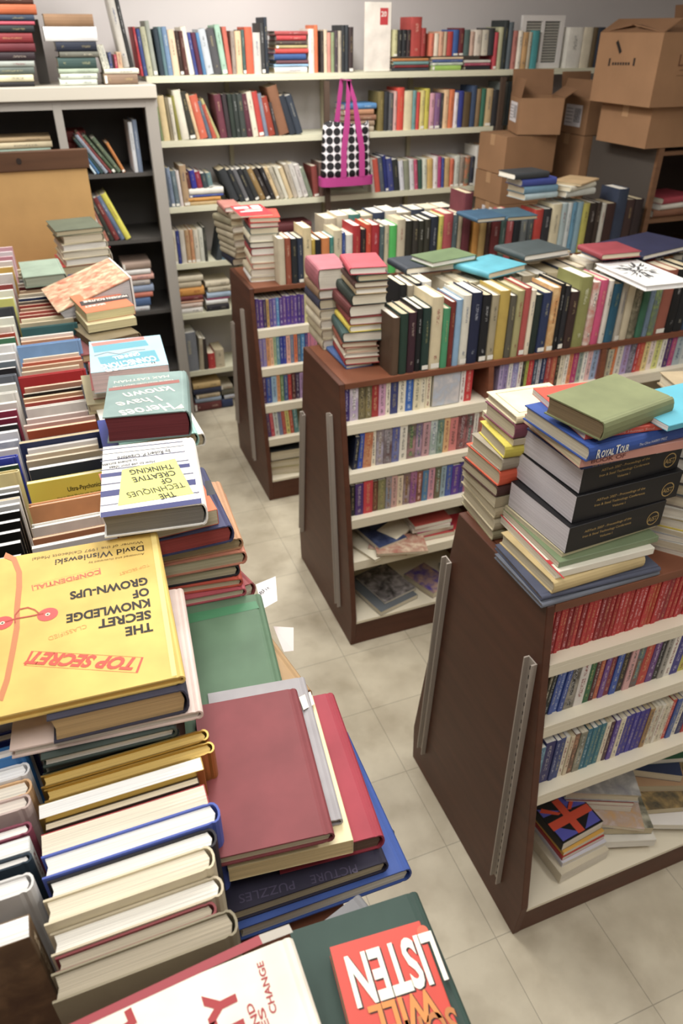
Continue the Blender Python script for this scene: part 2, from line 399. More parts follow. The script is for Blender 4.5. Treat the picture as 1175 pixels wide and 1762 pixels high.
bookcase(CC, XE, 3.0, SC, 'farthest brown bookcase with purple paperbacks on its top shelf', [rail((419, 532), (440, 790)), ((3.88, .85), (3.97, .2))])
# left run: the same low bookcase along the left side, buried under books
r = empty('low_bookcase', (-.3, 2.1, 0)); tag(r, 'long low brown bookcase at left, completely covered with upright and stacked books', 'bookcase')
LX0, LX1, LY0, LY1 = -.62, .205, .1, 4.08
bm = bmesh.new(); box(bm, LX0+.3, LX1+.3, LY0-2.1, LY1-2.1, ZT-.03, ZT, bev=.002); obj('top_board', bm, BRE, r)
for yy in (LY0, LY1-.02):
    bm = bmesh.new(); extr(bm, [(LX0+.3, 0), (LX0+.3, ZT-.031), (LX1+.28, ZT-.031), (LX1+.28, 0)], 1, yy-2.1, yy-2.08); obj('end_panel', bm, BR, r)
bm = bmesh.new(); box(bm, -.005, .005, LY0-2.07, LY1-2.13, .1, ZT-.031); obj('centre_panel', bm, BR, r)
for z in (.13, .45, .8):
    bm = bmesh.new(); box(bm, LX0+.31, LX1+.26, LY0-2.07, LY1-2.13, z-.02, z); obj('shelf', bm, CRM, r)

# ================================================================== WALL SHELVING AT THE BACK
YB = 4.6
r = empty('wall_shelving', (.7, Y1, 0)); tag(r, 'cream metal shelving along the back wall crowded with books', 'shelving')
BZ = [1.99, 1.676, 1.327, 1.0, .687, .3]
for i, z in enumerate(BZ):
    bm = bmesh.new(); xr = (3.66 if i == 0 else 2.82)
    box(bm, -.05, xr-.7, YB-Y1, -.03, z-.02, z); box(bm, -.05, xr-.7, YB-Y1, YB-Y1+.012, z-.032, z-.0205)
    obj('shelf', bm, mat('#e2dfc0', .45), r)
for px in (265, 560, 848):
    xx = xat(px, YB+.02, 1.5); bm = bmesh.new(); box(bm, xx-.7-.016, xx-.7+.016, YB-Y1-.02, YB-Y1-.001, 0, 1.95); obj('upright', bm, mat('#5a4638', .5), r)
for xx in (1.15, 1.75, 2.35, 3.1):
    bm = bmesh.new(); box(bm, xx-.7-.012, xx-.7+.012, -.03, -.003, 0, 2.0); obj('wall_standard', bm, mat('#c8c0a0', .5), r)

# ---- grey unit at the back left
YL = 4.35
r = empty('grey_shelf_unit', (-.6, YL, 0)); tag(r, 'grey metal shelf unit in the back left corner with dark compartments', 'shelf unit')
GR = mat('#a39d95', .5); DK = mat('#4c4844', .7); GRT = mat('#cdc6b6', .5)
ux0, ux1 = -1.8, .655
bm = bmesh.new(); box(bm, ux0+.6, ux1+.6, -.02, .5, 1.905, 1.965, bev=.004); obj('top_slab', bm, GRT, r)
for xx in (ux1-.065, xat(103, YL, 1.8)-.02, -1.1, ux0):
    bm = bmesh.new(); box(bm, xx+.6, xx+.6+(.06 if xx > .5 else .042), 0, .045, 0, 1.904, bev=.003); obj('post', bm, GR, r)
bm = bmesh.new(); box(bm, ux0+.6, ux1+.6, .001, .03, 1.865, 1.904); obj('front_rail', bm, GR, r)
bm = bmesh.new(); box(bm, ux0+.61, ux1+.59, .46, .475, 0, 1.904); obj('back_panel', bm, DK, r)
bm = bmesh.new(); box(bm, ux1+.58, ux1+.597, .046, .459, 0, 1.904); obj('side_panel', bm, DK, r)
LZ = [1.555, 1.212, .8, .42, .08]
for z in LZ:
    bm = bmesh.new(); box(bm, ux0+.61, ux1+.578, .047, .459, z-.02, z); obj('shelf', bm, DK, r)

# ---- dark cabinet and cardboard boxes at the right
cy0, cy1, cxl = 3.54, 4.13, 3.25
r = empty('dark_bookshelf', (cxl, cy0, 0)); tag(r, 'dark grey bookshelf with brown front edges under the cardboard boxes at right', 'bookshelf')
DG = mat('#4f4740', .55); WB = mat('#7a5230', .5, 'wood')
for xx in (0, 1.1):
    bm = bmesh.new(); box(bm, xx, xx+.02, .02, cy1-cy0, 0, 1.65); obj('side_panel', bm, DG, r)
    bm = bmesh.new(); box(bm, xx, xx+.035, 0, .0195, 0, 1.65); obj('front_edge', bm, WB, r)
for z in (.1, .55, 1.0, 1.27, 1.63):
    bm = bmesh.new(); box(bm, .036, 1.099, .002, cy1-cy0-.012, z-.02, z); obj('shelf', bm, WB, r)
bm = bmesh.new(); box(bm, .021, 1.099, cy1-cy0-.01, cy1-cy0, 0, 1.62); obj('back_panel', bm, mat('#3a2a20', .7), r)
KR = mat('#a0744a', .8, 'kraft'); KR2 = mat('#8c623c', .8, 'kraft'); TAPE = mat('#b98e60', .3)
def carton(x0, x1, y0, y1, z0, z1, label, rz=0, tiltx=0, open_=(), sticker=None, tape=True, flapang=50):
    cx, cy = (x0+x1)/2, (y0+y1)/2; w, d, hh = (x1-x0)/2, (y1-y0)/2, z1-z0
    M = Matrix.Translation((cx, cy, z0)) @ Matrix.Rotation(math.radians(rz), 4, 'Z') @ Matrix.Rotation(math.radians(tiltx), 4, 'Y')
    r = empty('cardboard_box', M=M); tag(r, label, 'cardboard box', 'brown cardboard boxes at the right')
    bm = bmesh.new(); T = .005
    box(bm, -w, w, -d, d, 0, T)
    box(bm, -w, -w+T, -d, d, T, hh); box(bm, w-T, w, -d, d, T, hh); box(bm, -w+T, w-T, -d, -d+T, T, hh); box(bm, -w+T, w-T, d-T, d, T, hh)
    if not open_: box(bm, -w+T, w-T, -d+T, d-T, hh-T, hh)
    obj('body', bm, KR, r)
    if not open_:
        bm = bmesh.new(); box(bm, -w, w, -.025, .025, hh+.0003, hh+.001); box(bm, -w-.001, -w-.0003, -.025, .025, hh-.06, hh); obj('tape', bm, TAPE, r)
        bm = bmesh.new(); box(bm, -w+.004, w-.004, -.0015, .0015, hh+.0011, hh+.0018); obj('flap_seam', bm, mat('#5a3c22', .8), r)
    for side, ang, ln in open_:
        a = math.radians(ang); bm = bmesh.new()
        if side in 'LR':
            box(bm, 0, ln, -d+.004, d-.004, -T/2, T/2); F = Matrix.Translation((w if side == 'R' else -w, 0, hh)) @ (Matrix.Identity(4) if side == 'R' else Matrix.Rotation(PI, 4, 'Z')) @ Matrix.Rotation(-a, 4, 'Y')
        else:
            box(bm, -w+.004, w-.004, 0, ln, -T/2, T/2); F = Matrix.Translation((0, d if side == 'B' else -d, hh)) @ (Matrix.Identity(4) if side == 'B' else Matrix.Rotation(PI, 4, 'Z')) @ Matrix.Rotation(a, 4, 'X')
        bm.transform(F); obj('flap', bm, KR2, r)
    if sticker:
        sd, a0, a1, b0, b1 = sticker; bm = bmesh.new()
        def sp(a, b, e=.0008):
            return (-w-e, d-2*d*a, hh*b) if sd == 'L' else (-w+2*w*a, -d-e, hh*b)
        quad(bm, [sp(a0, b0), sp(a1, b0), sp(a1, b1), sp(a0, b1)], 0)
        for k in range(5):
            q = b0+(b1-b0)*(.15+.16*k)
            quad(bm, [sp(a0+.03, q, .0012), sp((a0+a1)/2-.02, q, .0012), sp((a0+a1)/2-.02, q+.02, .0012), sp(a0+.03, q+.02, .0012)], 1)
        m_ = (a0+a1)/2
        quad(bm, [sp(m_+.03, b0+(b1-b0)*.2, .0012), sp(a1-.03, b0+(b1-b0)*.2, .0012), sp(a1-.03, b0+(b1-b0)*.85, .0012), sp(m_+.03, b0+(b1-b0)*.85, .0012)], 2)
        obj('shipping_label', bm, [mat('#e6e2e6', .5), mat('#77757c', .6), mat('#d9d6da', .6, 'print', 0, '#55535c')], r)
    return r, w, d, hh
# big pair on the dark bookshelf
def cpt(px, py, z): return P(px, py, 2, z)
q = cpt(1110, 257, 1.65); q2 = cpt(1031, 241, 1.65)
b1, w_, d_, h_ = carton(q.x-.005, q.x+.5, q.y, q.y+(q2.y-q.y), 1.652, 1.852, 'closed brown cardboard box lying on the dark bookshelf, under the bigger box')
q = cpt(1117, 184, 1.86)
b2, w_, d_, h_ = carton(q.x, q.x+.5, q.y-.0, q.y+.5, 1.856, 2.185, 'biggest brown cardboard box on top of the pile at far right, handle hole and stamp', open_=[('B', 172, .24), ('F', 172, .24), ('L', 150, .12), ('R', 100, .13)])
bm = bmesh.new()
quad(bm, [(-w_-.001, d_*.42, h_*.86), (-w_-.001, d_*.36, h_*.9), (-w_-.001, d_*.18, h_*.74), (-w_-.001, d_*.24, h_*.70)])
obj('hand_hole', bm, mat('#1c120c', .9), b2)
bm = bmesh.new()
for yy, dz in ((.55, 0), (-.25, .02)):
    box(bm, -w_-.0012, -w_-.0004, d_*yy-.012, d_*yy+.002, h_*(.53+dz), h_*(.64+dz))
for k in range(7):
    box(bm, -w_-.0012, -w_-.0004, d_*(.42-.085*k)-.012, d_*(.42-.085*k)+.002, h_*(.545+.002*k), h_*(.585+.002*k))
obj('stamp', bm, mat('#2c1c14', .8), b2)
bm = bmesh.new(); box(bm, -w_*.42, w_*.5, -d_-.0012, -d_-.0004, h_*.50, h_*.508); box(bm, -w_*.46, w_*.4, -d_-.0012, -d_-.0004, h_*.43, h_*.436); obj('stamp', bm, mat('#6e4424', .8), b2)
me = textmesh('Las', .01); me.transform(Matrix(((1, 0, 0, -w_*.5), (0, 0, -1, -d_-.001), (0, 1, 0, h_*.56), (0, 0, 0, 1))) @ Matrix.Diagonal((.075, .075, 1, 1)))
me.materials.clear(); me.materials.append(mat('#6e4424', .8)); o = bpy.data.objects.new('stamp_lettering', me); C.objects.link(o); o.parent = b2
# stacked cartons in front of the back wall
zs = [0, .3, .62, .93, 1.13, 1.278]
for k in range(5):
    carton(2.70 if k < 4 else 2.68, 2.99, 4.19, 4.5, zs[k], zs[k+1]-.004, ['brown cardboard box at the very bottom of the stack beside wall shelves', 'brown cardboard box second from the floor beside the wall shelves', 'brown cardboard box third from the floor beside the wall shelves',
           'brown cardboard box fourth from the floor beside the wall shelves', 'brown cardboard box with side label under the two shallow boxes'][k], sticker=('L', .3, .7, .3, .8) if k == 4 else None)
carton(2.675, 3.02, 4.2, 4.52, 1.278, 1.445, 'shallow brown cardboard box, lower of the two flush ones beside wall shelves')
carton(2.68, 3.035, 4.2, 4.52, 1.449, 1.66, 'brown cardboard box with white slip, directly under the tilted open box')
carton(2.80, 3.06, 4.17, 4.45, 1.667, 1.86, 'turned open cardboard box with a white shipping label and raised flaps', rz=-20, open_=[('B', 75, .14), ('R', 35, .08), ('L', 100, .1)], sticker=('L', .1, .75, .3, .85))
for k, (za, zb) in enumerate(((0, .42), (.424, .84), (.844, 1.14), (1.144, 1.34), (1.344, 1.58))):
    carton(3.17, 3.5, 4.56, 4.86, za, zb, ['brown carton on the floor behind the open boxes', 'brown carton second up behind the open boxes', 'brown carton third up behind the open boxes', 'brown carton second from top behind the open boxes', 'brown carton topmost of the hidden stack behind the open boxes'][k])
carton(3.20, 3.42, 4.15, 4.45, 1.652, 1.85, 'smaller open cardboard box with white label left of the big boxes', open_=[('B', 80, .13), ('R', 60, .1), ('L', 110, .1)], sticker=('L', .25, .8, .2, .8))
carton(3.20, 3.55, 4.15, 4.5, 1.30, 1.648, 'plain brown carton directly beneath the small open labelled box')
carton(3.20, 3.55, 4.15, 4.5, .7, 1.296, 'tall plain brown carton low behind the dark bookshelf')
carton(3.20, 3.55, 4.15, 4.5, 0, .696, 'tall brown carton standing on the floor behind the dark bookshelf')

# ---- tan framed panel at the end of the left run
r = empty('tan_panel', (-.3, 4.0, ZT)); tag(r, 'large tan panel with a dark knotty wood rail, at the end of left books', 'panel')
bm = bmesh.new(); box(bm, -.5, .53, .0, .012, 0, .5); obj('tan_board', bm, mat('#c79a52', .6, 'jacket'), r)
bm = bmesh.new(); box(bm, -.52, .545, -.008, .02, .5005, .585, bev=.004); obj('wood_rail', bm, mat('#5c3a20', .4, 'wood'), r)
bm = bmesh.new(); extr(bm, [(.235+.012*math.cos(a), .545+.014*math.sin(a)) for a in [2*PI*k/16 for k in range(16)]], 1, -.0095, -.0082); obj('wood_knot', bm, mat('#24140c', .5), r)

# ---- tote bag hanging from the top wall shelf
bx0 = xat(552, 4.52, 1.6); bx1 = xat(636, 4.52, 1.45); bw = (bx1-bx0)/2
ZB = P(590, 318, 1, 4.52).z; ZTp = P(590, 212, 1, 4.52).z
r = empty('tote_bag', ((bx0+bx1)/2, 4.52, ZB)); tag(r, 'black and white dotted tote bag with magenta straps hanging from the top wall shelf', 'bag')
bh = ZTp-ZB
bm = bmesh.new(); n = 24; rings = []
for k in range(9):
    f = k/8; z = .05+f*(bh-.05); wx = bw*(1-.1*f); wy = .05*(1-.45*f)
    rings.append([bm.verts.new((wx*math.copysign(abs(math.cos(a))**.6, math.cos(a)), wy*math.copysign(abs(math.sin(a))**.6, math.sin(a))+.004*math.sin(5*a+k), z+(.012*math.cos(3*a) if k == 8 else 0))) for a in [2*PI*j/n for j in range(n)]])
for k in range(8):
    for j in range(n): bm.faces.new((rings[k][j], rings[k][(j+1) % n], rings[k+1][(j+1) % n], rings[k+1][j]))
o = obj('bag_body', bm, mat('#17141a', .6, 'dots', 0, '#e9e4e8'), r, True); m_ = o.modifiers.new('s', 'SOLIDIFY'); m_.thickness = .003
MG = mat('#c0308c', .55)
bm = bmesh.new(); extr(bm, [((bw+.012)*math.copysign(abs(math.cos(a))**.5, math.cos(a)), .056*math.copysign(abs(math.sin(a))**.5, math.sin(a))) for a in [2*PI*j/n for j in range(n)]], 2, 0, .05); obj('base_band', bm, MG, r)
zt = 1.99-ZB-.035
for (xa, xb, yy) in ((-.035, -.012, -.057), (.085, .045, -.057), (-.07, -.03, .052)):
    bm = bmesh.new(); pts = [(xa, .05), (xa*.95, bh*.6), (xb*1.2, bh*1.0), (xb*.7, bh+(zt-bh)*.55), (-.006, zt)]
    for i in range(4):
        for (s0, s1) in ((-1, 1),):
            wd0 = .018 if i < 3 else .014; wd1 = .018 if i < 2 else .011
            a, b = pts[i], pts[i+1]; y0_ = yy if i < 2 else yy*.6; 
            v = [(a[0]-wd0, yy, a[1]), (a[0]+wd0, yy, a[1]), (b[0]+wd1, yy, b[1]), (b[0]-wd1, yy, b[1])]
            V = [bm.verts.new(p) for p in v]+[bm.verts.new((p[0], p[1]+.003, p[2])) for p in v]
            for f in [(0, 1, 2, 3), (4, 7, 6, 5), (0, 4, 5, 1), (1, 5, 6, 2), (2, 6, 7, 3), (3, 7, 4, 0)]: bm.faces.new([V[q] for q in f])
    obj('strap', bm, MG, r)
bm = bmesh.new(); box(bm, -.012, .012, -.06, .07, zt, zt+.004); box(bm, -.012, .012, .064, .07, zt, zt+.0045); obj('strap_loop', bm, MG, r)
bm = bmesh.new(); box(bm, -.004, .004, -.004, .09, zt+.0045, zt+.0065); obj('hook', bm, ALU, r)

# ================================================================== NEAREST BOOKCASE (A)
fA = lambda z: face(CA, z)
def pb(seq): return ' '.join(seq)
random.seed(3)
reds = pb([f"{random.uniform(6.8,8.6):.1f}:{random.choice(['c41820','b0141c','cc2226','a01420','bc1a1e','c8282c'])}:{random.uniform(.132,.136):.3f}" for _ in range(22)])
reds += ' 6:c8401e:.134 6:c8401e:.134 '+pb([f"{random.uniform(7,8.6):.1f}:{random.choice(['c41820','b0141c','a01a30','bc1a1e'])}:.134" for _ in range(14)])
row(949, fA(.98), .98, reds, 'on the nearest bookcase top shelf', group='red paperbacks on the nearest bookcase')
row(941, fA(.795), .795, '6:8a8060/2c2a20:.14:-4 8:1e2420:.15:-4 8:3f5cb0:.155:-3 8:4868b8:.155:-3 9:3452a8:.155:-3 18:1c1a18/b0a898:.158 '
    '16:e8e2dc:.158 11:1f6a3e:.157 8:5a2028:.15 8:c8603a:.153 9:7a4aa0:.15 10:8a2840:.15 11:3058b8:.155 12:2a2226:.152 12:e0a8a8:.152 13:4a8090/8a4a30:.155 '
    '15:c83428:.156 12:6a3a88:.152 9:1c1c1e:.152 10:a8a49c:.15 11:f0ece2:.152 14:3a3490:.15 12:c8c030:.15 12:2a4a88:.15 12:c03028:.15 12:e8e2d0:.15', 'on the nearest bookcase second shelf', group='paperbacks on the second shelf of the nearest bookcase')
row(926, fA(.568), .568, '11:8cc0d8/5088a8:.15 17:2a2870:.158 8:2c3c80:.158 9:34488c:.158 8:efe6cc:.153 7:e0cfae:.153 9:c8906a/6a4a3a:.155 12:6a7264/b0a890:.155 8:1e7490:.158 8:207a94:.158 8:1e7088:.158 8:237c90:.158 '
    '8:efe6cc:.156 7:5a3a40:.153 8:6448a8:.155 9:efe4c8:.157 8:4038a8:.157 8:382ea0:.157 8:4438ac:.157 8:3a30a0:.157 9:40309c:.157 8:b08850:.152 6:eae2cc:.152 6:e4dcc4:.152 6:efe8d8:.152 6:e8dcc0:.152 6:eae2cc:.152 7:d84830:.155 9:4060b0:.155 9:e8e2d0 9:303878 9:c8342c 9:e8d8b8', 'on the nearest bookcase third shelf', group='paperbacks on the third shelf of the nearest bookcase')
# loose books on its bottom board
def lay(x, y, z, w, h, t, rz, cover, label, hard=False, spine=0, parts=True, always=True, **kw):
    M = Matrix.Translation((x, y, z)) @ Matrix.Rotation(math.radians(rz), 4, 'Z'); M0 = kw.pop('tilt', None)
    if M0: M = M @ Matrix.Rotation(math.radians(M0), 4, 'Y')
    return mkbook(M, w, h, t, cover, label, hard, parts=parts, always=always, ink=kw.pop('ink', []), **kw)
bz = .131; bx = 1.015; by = face(CA, .15)+.09
g = 'loose books on the bottom of the nearest bookcase'
def FB(pa, pb_, z, t, h, c, lab): return flat(pa, pb_, z, t, h, c, lab, hard=False, spine='L', group=g, page='#e8e0d0')
FB((966, 1506), (1048, 1462), .176, .044, .2, 'd8ccb0', 'thick cream paperback at the bottom of the pile under the flag-print book')
FB((968, 1486), (1044, 1448), .194, .0175, .19, 'd4d4e0', 'thin white paperback in the left pile of the nearest bookcase bottom')
FB((968, 1476), (1040, 1438), .21, .0155, .185, 'b8282c', 'red paperback directly under the flag-print book')
FB((970, 1468), (1040, 1430), .226, .0155, .185, 'e0a828', 'yellow spined paperback second below the orange and blue bars')
zf = .262; uj = FB((969, 1452), (1038, 1413), zf, .0355, .18, '17161a', 'black paperback with orange and blue flag bars topmost on the bottom left pile')
z_ = .0355; W2 = (P(969, 1452, 2, zf)-P(1038, 1413, 2, zf)).length/2; H2 = .09
def lq(root, pts, hexc, z, name='cover_print'):
    bm = bmesh.new(); quad(bm, [(p[0], p[1], z) for p in pts]); return obj(name, bm, mat(hexc, .45), cov(root))
def tri(pts, c, lift): lq(uj, [(-p[0]*W2/.0625, -p[1]) for p in pts], c, z_+lift)
w2, h2 = .0625, .09
tri([(-w2+.004, -h2+.006), (-.005, -h2+.006), (-w2+.004, -.03)], '5a5cc8', .0002)
tri([(.01, -h2+.006), (w2-.004, -h2+.006), (w2-.004, -.04)], '5a5cc8', .0002)
tri([(-w2+.004, .0), (-w2+.004, .03), (-.01, -.005)], '5a5cc8', .0002)
tri([(w2-.004, -.02), (w2-.004, .035), (.005, -.01)], '5a5cc8', .0002)
tri([(.008, .03), (.03, .034), (.045, .015), (.01, -.01)], '5a5cc8', .0002)
tri([(-.012, -h2+.004), (.008, -h2+.004), (.008, .03), (-.012, .03)], 'e8481c', .0004)
tri([(-w2+.002, -.048), (w2-.002, -.048), (w2-.002, -.022), (-w2+.002, -.022)], 'e8481c', .0005)
tri([(-w2+.004, .018), (-w2+.016, .026), (-.012, -.012), (-.022, -.014)], 'e8481c', .0006)
tri([(w2-.004, .02), (w2-.014, .03), (.008, -.012), (.016, -.016)], 'e8481c', .0006)
for i, s_ in enumerate(['John', 'Salisbury']):
    me = textmesh(s_, .02); xs = [v.co.x for v in me.vertices]; k = (.026 if i == 0 else .046)/(max(xs)-min(xs))
    me.transform(Matrix.Rotation(PI, 4, 'Z') @ Matrix.Translation((.0, .064-.018*i, z_+.0004)) @ Matrix.Diagonal((k, .02, 1, 1))); me.materials.clear(); me.materials.append(mat('#efe8dc', .5))
    o = bpy.data.objects.new('lettering', me); C.objects.link(o); o.parent = cov(uj)
bx += .02
lay(bx+.2, by+.06, bz, .17, .24, .022, 74, '4a4448/a04838', 'dark magazine lowest of the flat books right of the flag-print book', group=g)
lay(bx+.21, by+.045, bz+.023, .17, .24, .03, 72, 'e6e2d6', 'white spine paperback second from bottom right of the flag-print book', group=g)
lay(bx+.22, by+.06, bz+.054, .16, .22, .03, 70, 'c8c4ac/4a4a3a', 'grey printed paperback in the middle of the pile right of the flag print', group=g)
lay(bx+.2, by+.07, bz+.085, .16, .22, .012, 62, 'd8a868/d8c8c8', 'orange and mauve magazine with a yellow stripe in the nearest bookcase bottom', group=g)
lay(bx+.2, by+.12, bz+.098, .15, .2, .022, 64, 'e0d0c0', 'pale paperback with red lettering under the silver hardback', group=g)
lay(bx+.2, by+.12, bz+.121, .15, .2, .016, 66, 'a83c2c', 'rust red paperback directly under the silver hardback', group=g)
lay(bx+.205, by+.12, bz+.138, .15, .22, .035, 66, 'd8d8d6/9a9aa4', 'silver white hardback topmost behind the flag-print book', hard=True, group=g)
lay(bx+.42, by+.08, bz, .18, .26, .03, 70, 'b8a890', 'tan paperback on the bottom board at the right frame edge', group=g)
lay(bx+.43, by+.02, bz+.031, .17, .25, .02, 68, 'f0ece8', 'white magazine with pink flowers jutting out over the kick board', group=g)
lay(bx+.43, by+.06, bz+.052, .16, .22, .022, 74, '4a4a44/c0a060', 'dark photo cover book at the right edge of the bottom board', group=g)
lay(bx+.42, by+.12, bz+.075, .15, .2, .028, 70, 'c09870', 'tan book beneath the navy book at the right frame edge', group=g)
lay(bx+.42, by+.15, bz+.104, .15, .2, .03, 60, '2c3c64', 'navy book at the right frame edge on the bottom board', group=g)
lay(bx+.45, by+.17, bz+.135, .15, .2, .02, 74, '2a7050', 'green book topmost at the right frame edge on the bottom board', group=g)

# ================================================================== MIDDLE BOOKCASE (B)
fB = lambda z: face(CB, z)
row(590, fB(.989), .989, '3:c02838 14:3c2478:.136 15:efe6ec/b8a0cc:.136 12:4c4434/8a7c50:.134 11:5a5238/948450:.134 12:a82428:.134 12:d8a0c4:.134 8:efe4d0:.13 13:38407c:.134 13:efe8d4:.134 13:2c68c4:.135 12:e8dcb8:.134 9:efe6cc:.132 9:ece0c0:.132',
    'on the middle bookcase upper shelf', group='paperbacks on the upper shelf of the middle bookcase')
row(796, fB(.989), .989, '8:efe9e6:.134 13:d0242c:.134', 'beside the divider on the middle bookcase', group='paperbacks on the upper shelf of the middle bookcase')
# face-out pale book
xa, xb = xat(748, fB(.989), .989), xat(795, fB(.989), .989)
M = Matrix.Translation(((xa+xb)/2, fB(.989)+.04, .99+.067)) @ Matrix.Rotation(PI/2, 4, 'X')
mkbook(M, xb-xa-.004, .13, .012, 'bcc8dc/dcd4d4', 'pale blue paperback standing face out on the upper shelf of the middle bookcase', False, always=True, parts=True, ink=[])
row(862, fB(.989), .989, '8:b8a4d0 7:9c88c0 7:efe9e4 10:7c80c0/b8a8d8 7:efe9e0 5:24242a 5:a8b840 9:d02838 7:3a4a60 6:bcc0c8 8:28325c 9:a83434 9:c05a40 6:3a2a24 8:e8dcc0 7:efe6d8 7:e88850 9:b82870 8:9aa898 8:efeae0 8:e8b8b8 11:9cb4d8 8:c090a8 8:7a5a4a:.13 10:c8c0a0:.12',
    'in the middle bookcase second bay', hd=.133, group='paperbacks on the upper shelf of the middle bookcase')
row(1050, fB(.989), .989, '12:e8803c 11:e4dcd0 11:b09cd0 11:3a3448/a8a0b8 6:c82c30 8:d85038 9:ecd488 9:f0dcd4 11:dcdc78 8:f0ece0 9:4a2468 9:b83880 12:a8b8c0 10:c8d0d0 12:b8c4d4 12:e0d8c0 12:e8a8a0 12:6a90b8',
    'in the middle bookcase third bay', hd=.133, group='paperbacks on the upper shelf of the middle bookcase')
row(594, fB(.795), .795, '9:b02c60:.13 8:-  9:1c2440:.14:-6 9:2c50b8:.15:-4 15:c05a30/e0a070:.15:-3 8:efe4cc 13:8a7468/b8b0c8 14:b0a8b0/6a4c50 13:4c50a0/8088c0 13:efe8d8 15:2c5c3c/c08a90 11:4c5484/c8a0b8 13:c898a0 12:dce4e0/9ab0a8 11:3c6c60/a0b8a8 10:e8b478 14:e0807c 15:5a2028/b87070 12:2a4034/c88088 '
    '8:efe8dc 12:d03440/a0a080 10:8a6a5a', 'on the middle bookcase second shelf', hd=.152, group='paperbacks on the second shelf of the middle bookcase')
row(600, fB(.602), .602, '8:3a3a38:.13 8:1c1a20:.14 14:54307c:.143 16:d83440:.148 9:5a2c20/8a5038 13:7c8050/a09060 10:b89888/8a98b0 10:d8a8a0 10:efd8b8 12:7a5040/b8a0a8 11:c880a0/9050a0 10:b86450/805040 10:4c84b4 11:e09cac 10:5c7454/8a6a50 9:9ab4c0 10:4460b4 13:6038a0 8:483890 10:b87088', 'on the middle bookcase third shelf', hd=.145, group='paperbacks on the third shelf of the middle bookcase')
g = 'loose books low in the middle bookcase'
y4 = fB(.415)
def L2(px, dy, z, w, h, t, rz, c, lab, **k): lay(xat(px, y4, z)+(.07 if px < 660 else .03), y4+dy, z, w, h, t, rz, c, lab, group=g, **k)
L2(625, .09, .416, .14, .2, .012, 20, 'efe6cc', 'cream paperback lowest at the left end of the messy fourth shelf')
L2(650, .05, .416, .1, .16, .018, 60, 'd8c8b8/c08070', 'pale magazine with a sunburst cover hanging over the fourth shelf', )
L2(680, .02, .435, .13, .21, .01, 75, 'e0c8a8/b06050', 'cream and red magazine jutting furthest from the fourth shelf')
L2(645, .12, .435, .14, .2, .02, 12, '24305c/50608c', 'dark blue paperback lying askew on the messy fourth shelf')
L2(695, .12, .446, .1, .17, .012, -60, 'efe4c8', 'cream paperback lying across the middle of the messy fourth shelf')
L2(745, .08, .416, .1, .17, .02, 88, 'c03c3c', 'red paperback at the bottom right of the messy fourth shelf')
L2(745, .09, .437, .1, .17, .02, 92, 'a02c5c', 'magenta paperback on the red one on the messy fourth shelf')
L2(740, .09, .458, .1, .17, .018, 86, 'e8dcd0', 'white paperback on the magenta one on the messy fourth shelf')
L2(742, .09, .477, .1, .17, .018, 90, 'b84438', 'brick red paperback topmost of the small pile on fourth shelf')
L2(800, .09, .416, .11, .17, .02, 88, 'c82c34', 'bright red paperback at the right of the messy fourth shelf')
L2(662, .11, .1315, .2, .26, .022, 14, '6c747c', 'grey large book flat on the bottom board of the middle bookcase')
L2(672, .12, .1545, .17, .21, .012, 14, '1e1c1e/b0a8a8', 'black and white photo magazine lying on the grey large book')
L2(742, .09, .1315, .13, .18, .028, 20, 'c8a080/5040a0', 'purple spined book with a colourful face beside the grey large book')
L2(800, .09, .1315, .13, .18, .028, 80, '8a8478', 'grey brown book at the right of the middle bookcase bottom')
# --- rows standing on top of B
fT = CB-.2
gt = 'hardbacks standing on top of the middle bookcase'
row(672, fT+.01, ZT, '13:5c4430:.215 14:1f3c30:.225 14:3c1c2a:.225 10:101418:.235 14:1e3a34:.235 19:d8c8a0:.27 12:3c9868:.225 9:7c2820:.245 11:88b0d4:.25 14:dcd8c8:.262 18:1c2444:.268 15:15171c:.255 13:a89c7c:.25 18:c0a238:.262 11:5a5648:.24 12:a8a068:.255 11:b84c48:.262 9:e8dcc0:.25 12:1c2c28:.23 15:26345c:.235 '
    '13:dc9448/e8c080:.25 8:141416:.26 10:24242a:.25 15:3a2420:.225 20:8c8c48:.275 13:efe4d8/d07868:.25 13:d04878:.255 9:ded8cc:.25 16:1e6484:.235 10:c0b8a8 14:dcd0b0:.262 14:b0a88c/4a4a34:.255 12:38785c:.25 9:7a94b0:.25 12:98b054/5c6c7c:.25 18:9c5440:.262 14:101012:.26 16:14161a:.262 14:2c4460:.25 14:171a1e:.25 14:c8c4be:.25 14:141c2c:.25 17:e8e4da:.26 17:efeae0:.26 14:c83c30:.25',
    'in the front row atop the middle bookcase', hard=True, dep=.15, hd=.25, group=gt, parts=True, setback=0)
row(684, fT+.215, ZT, '12:16181c:.26 12:a89c84:.255 12:202430:.26 16:e4e0d6:.262 30:- 16:c8bca0:.24 16:cdbf9c:.245 18:d0c4a0:.24 16:c8b890:.24 14:baa880:.24 40:c0b49c:.235 22:a89878:.24 20:8a8064:.24 22:c8b890:.24 24:2a3448:.25 16:b0a488:.25 14:e0d8c4:.26 14:c8bca0:.26 12:34405c:.27 14:6c7c8c:.27 16:3c4858:.27 16:8a7c64:.25 14:4c3a2c:.25 16:a02828:.25 14:e0d8c8:.25 16:c07838:.25 16:c8c0ac:.25 16:404858:.25',
    'in the back row atop the middle bookcase', hard=True, dep=.15, hd=.24, group='hardbacks in the back row on the middle bookcase', setback=0)
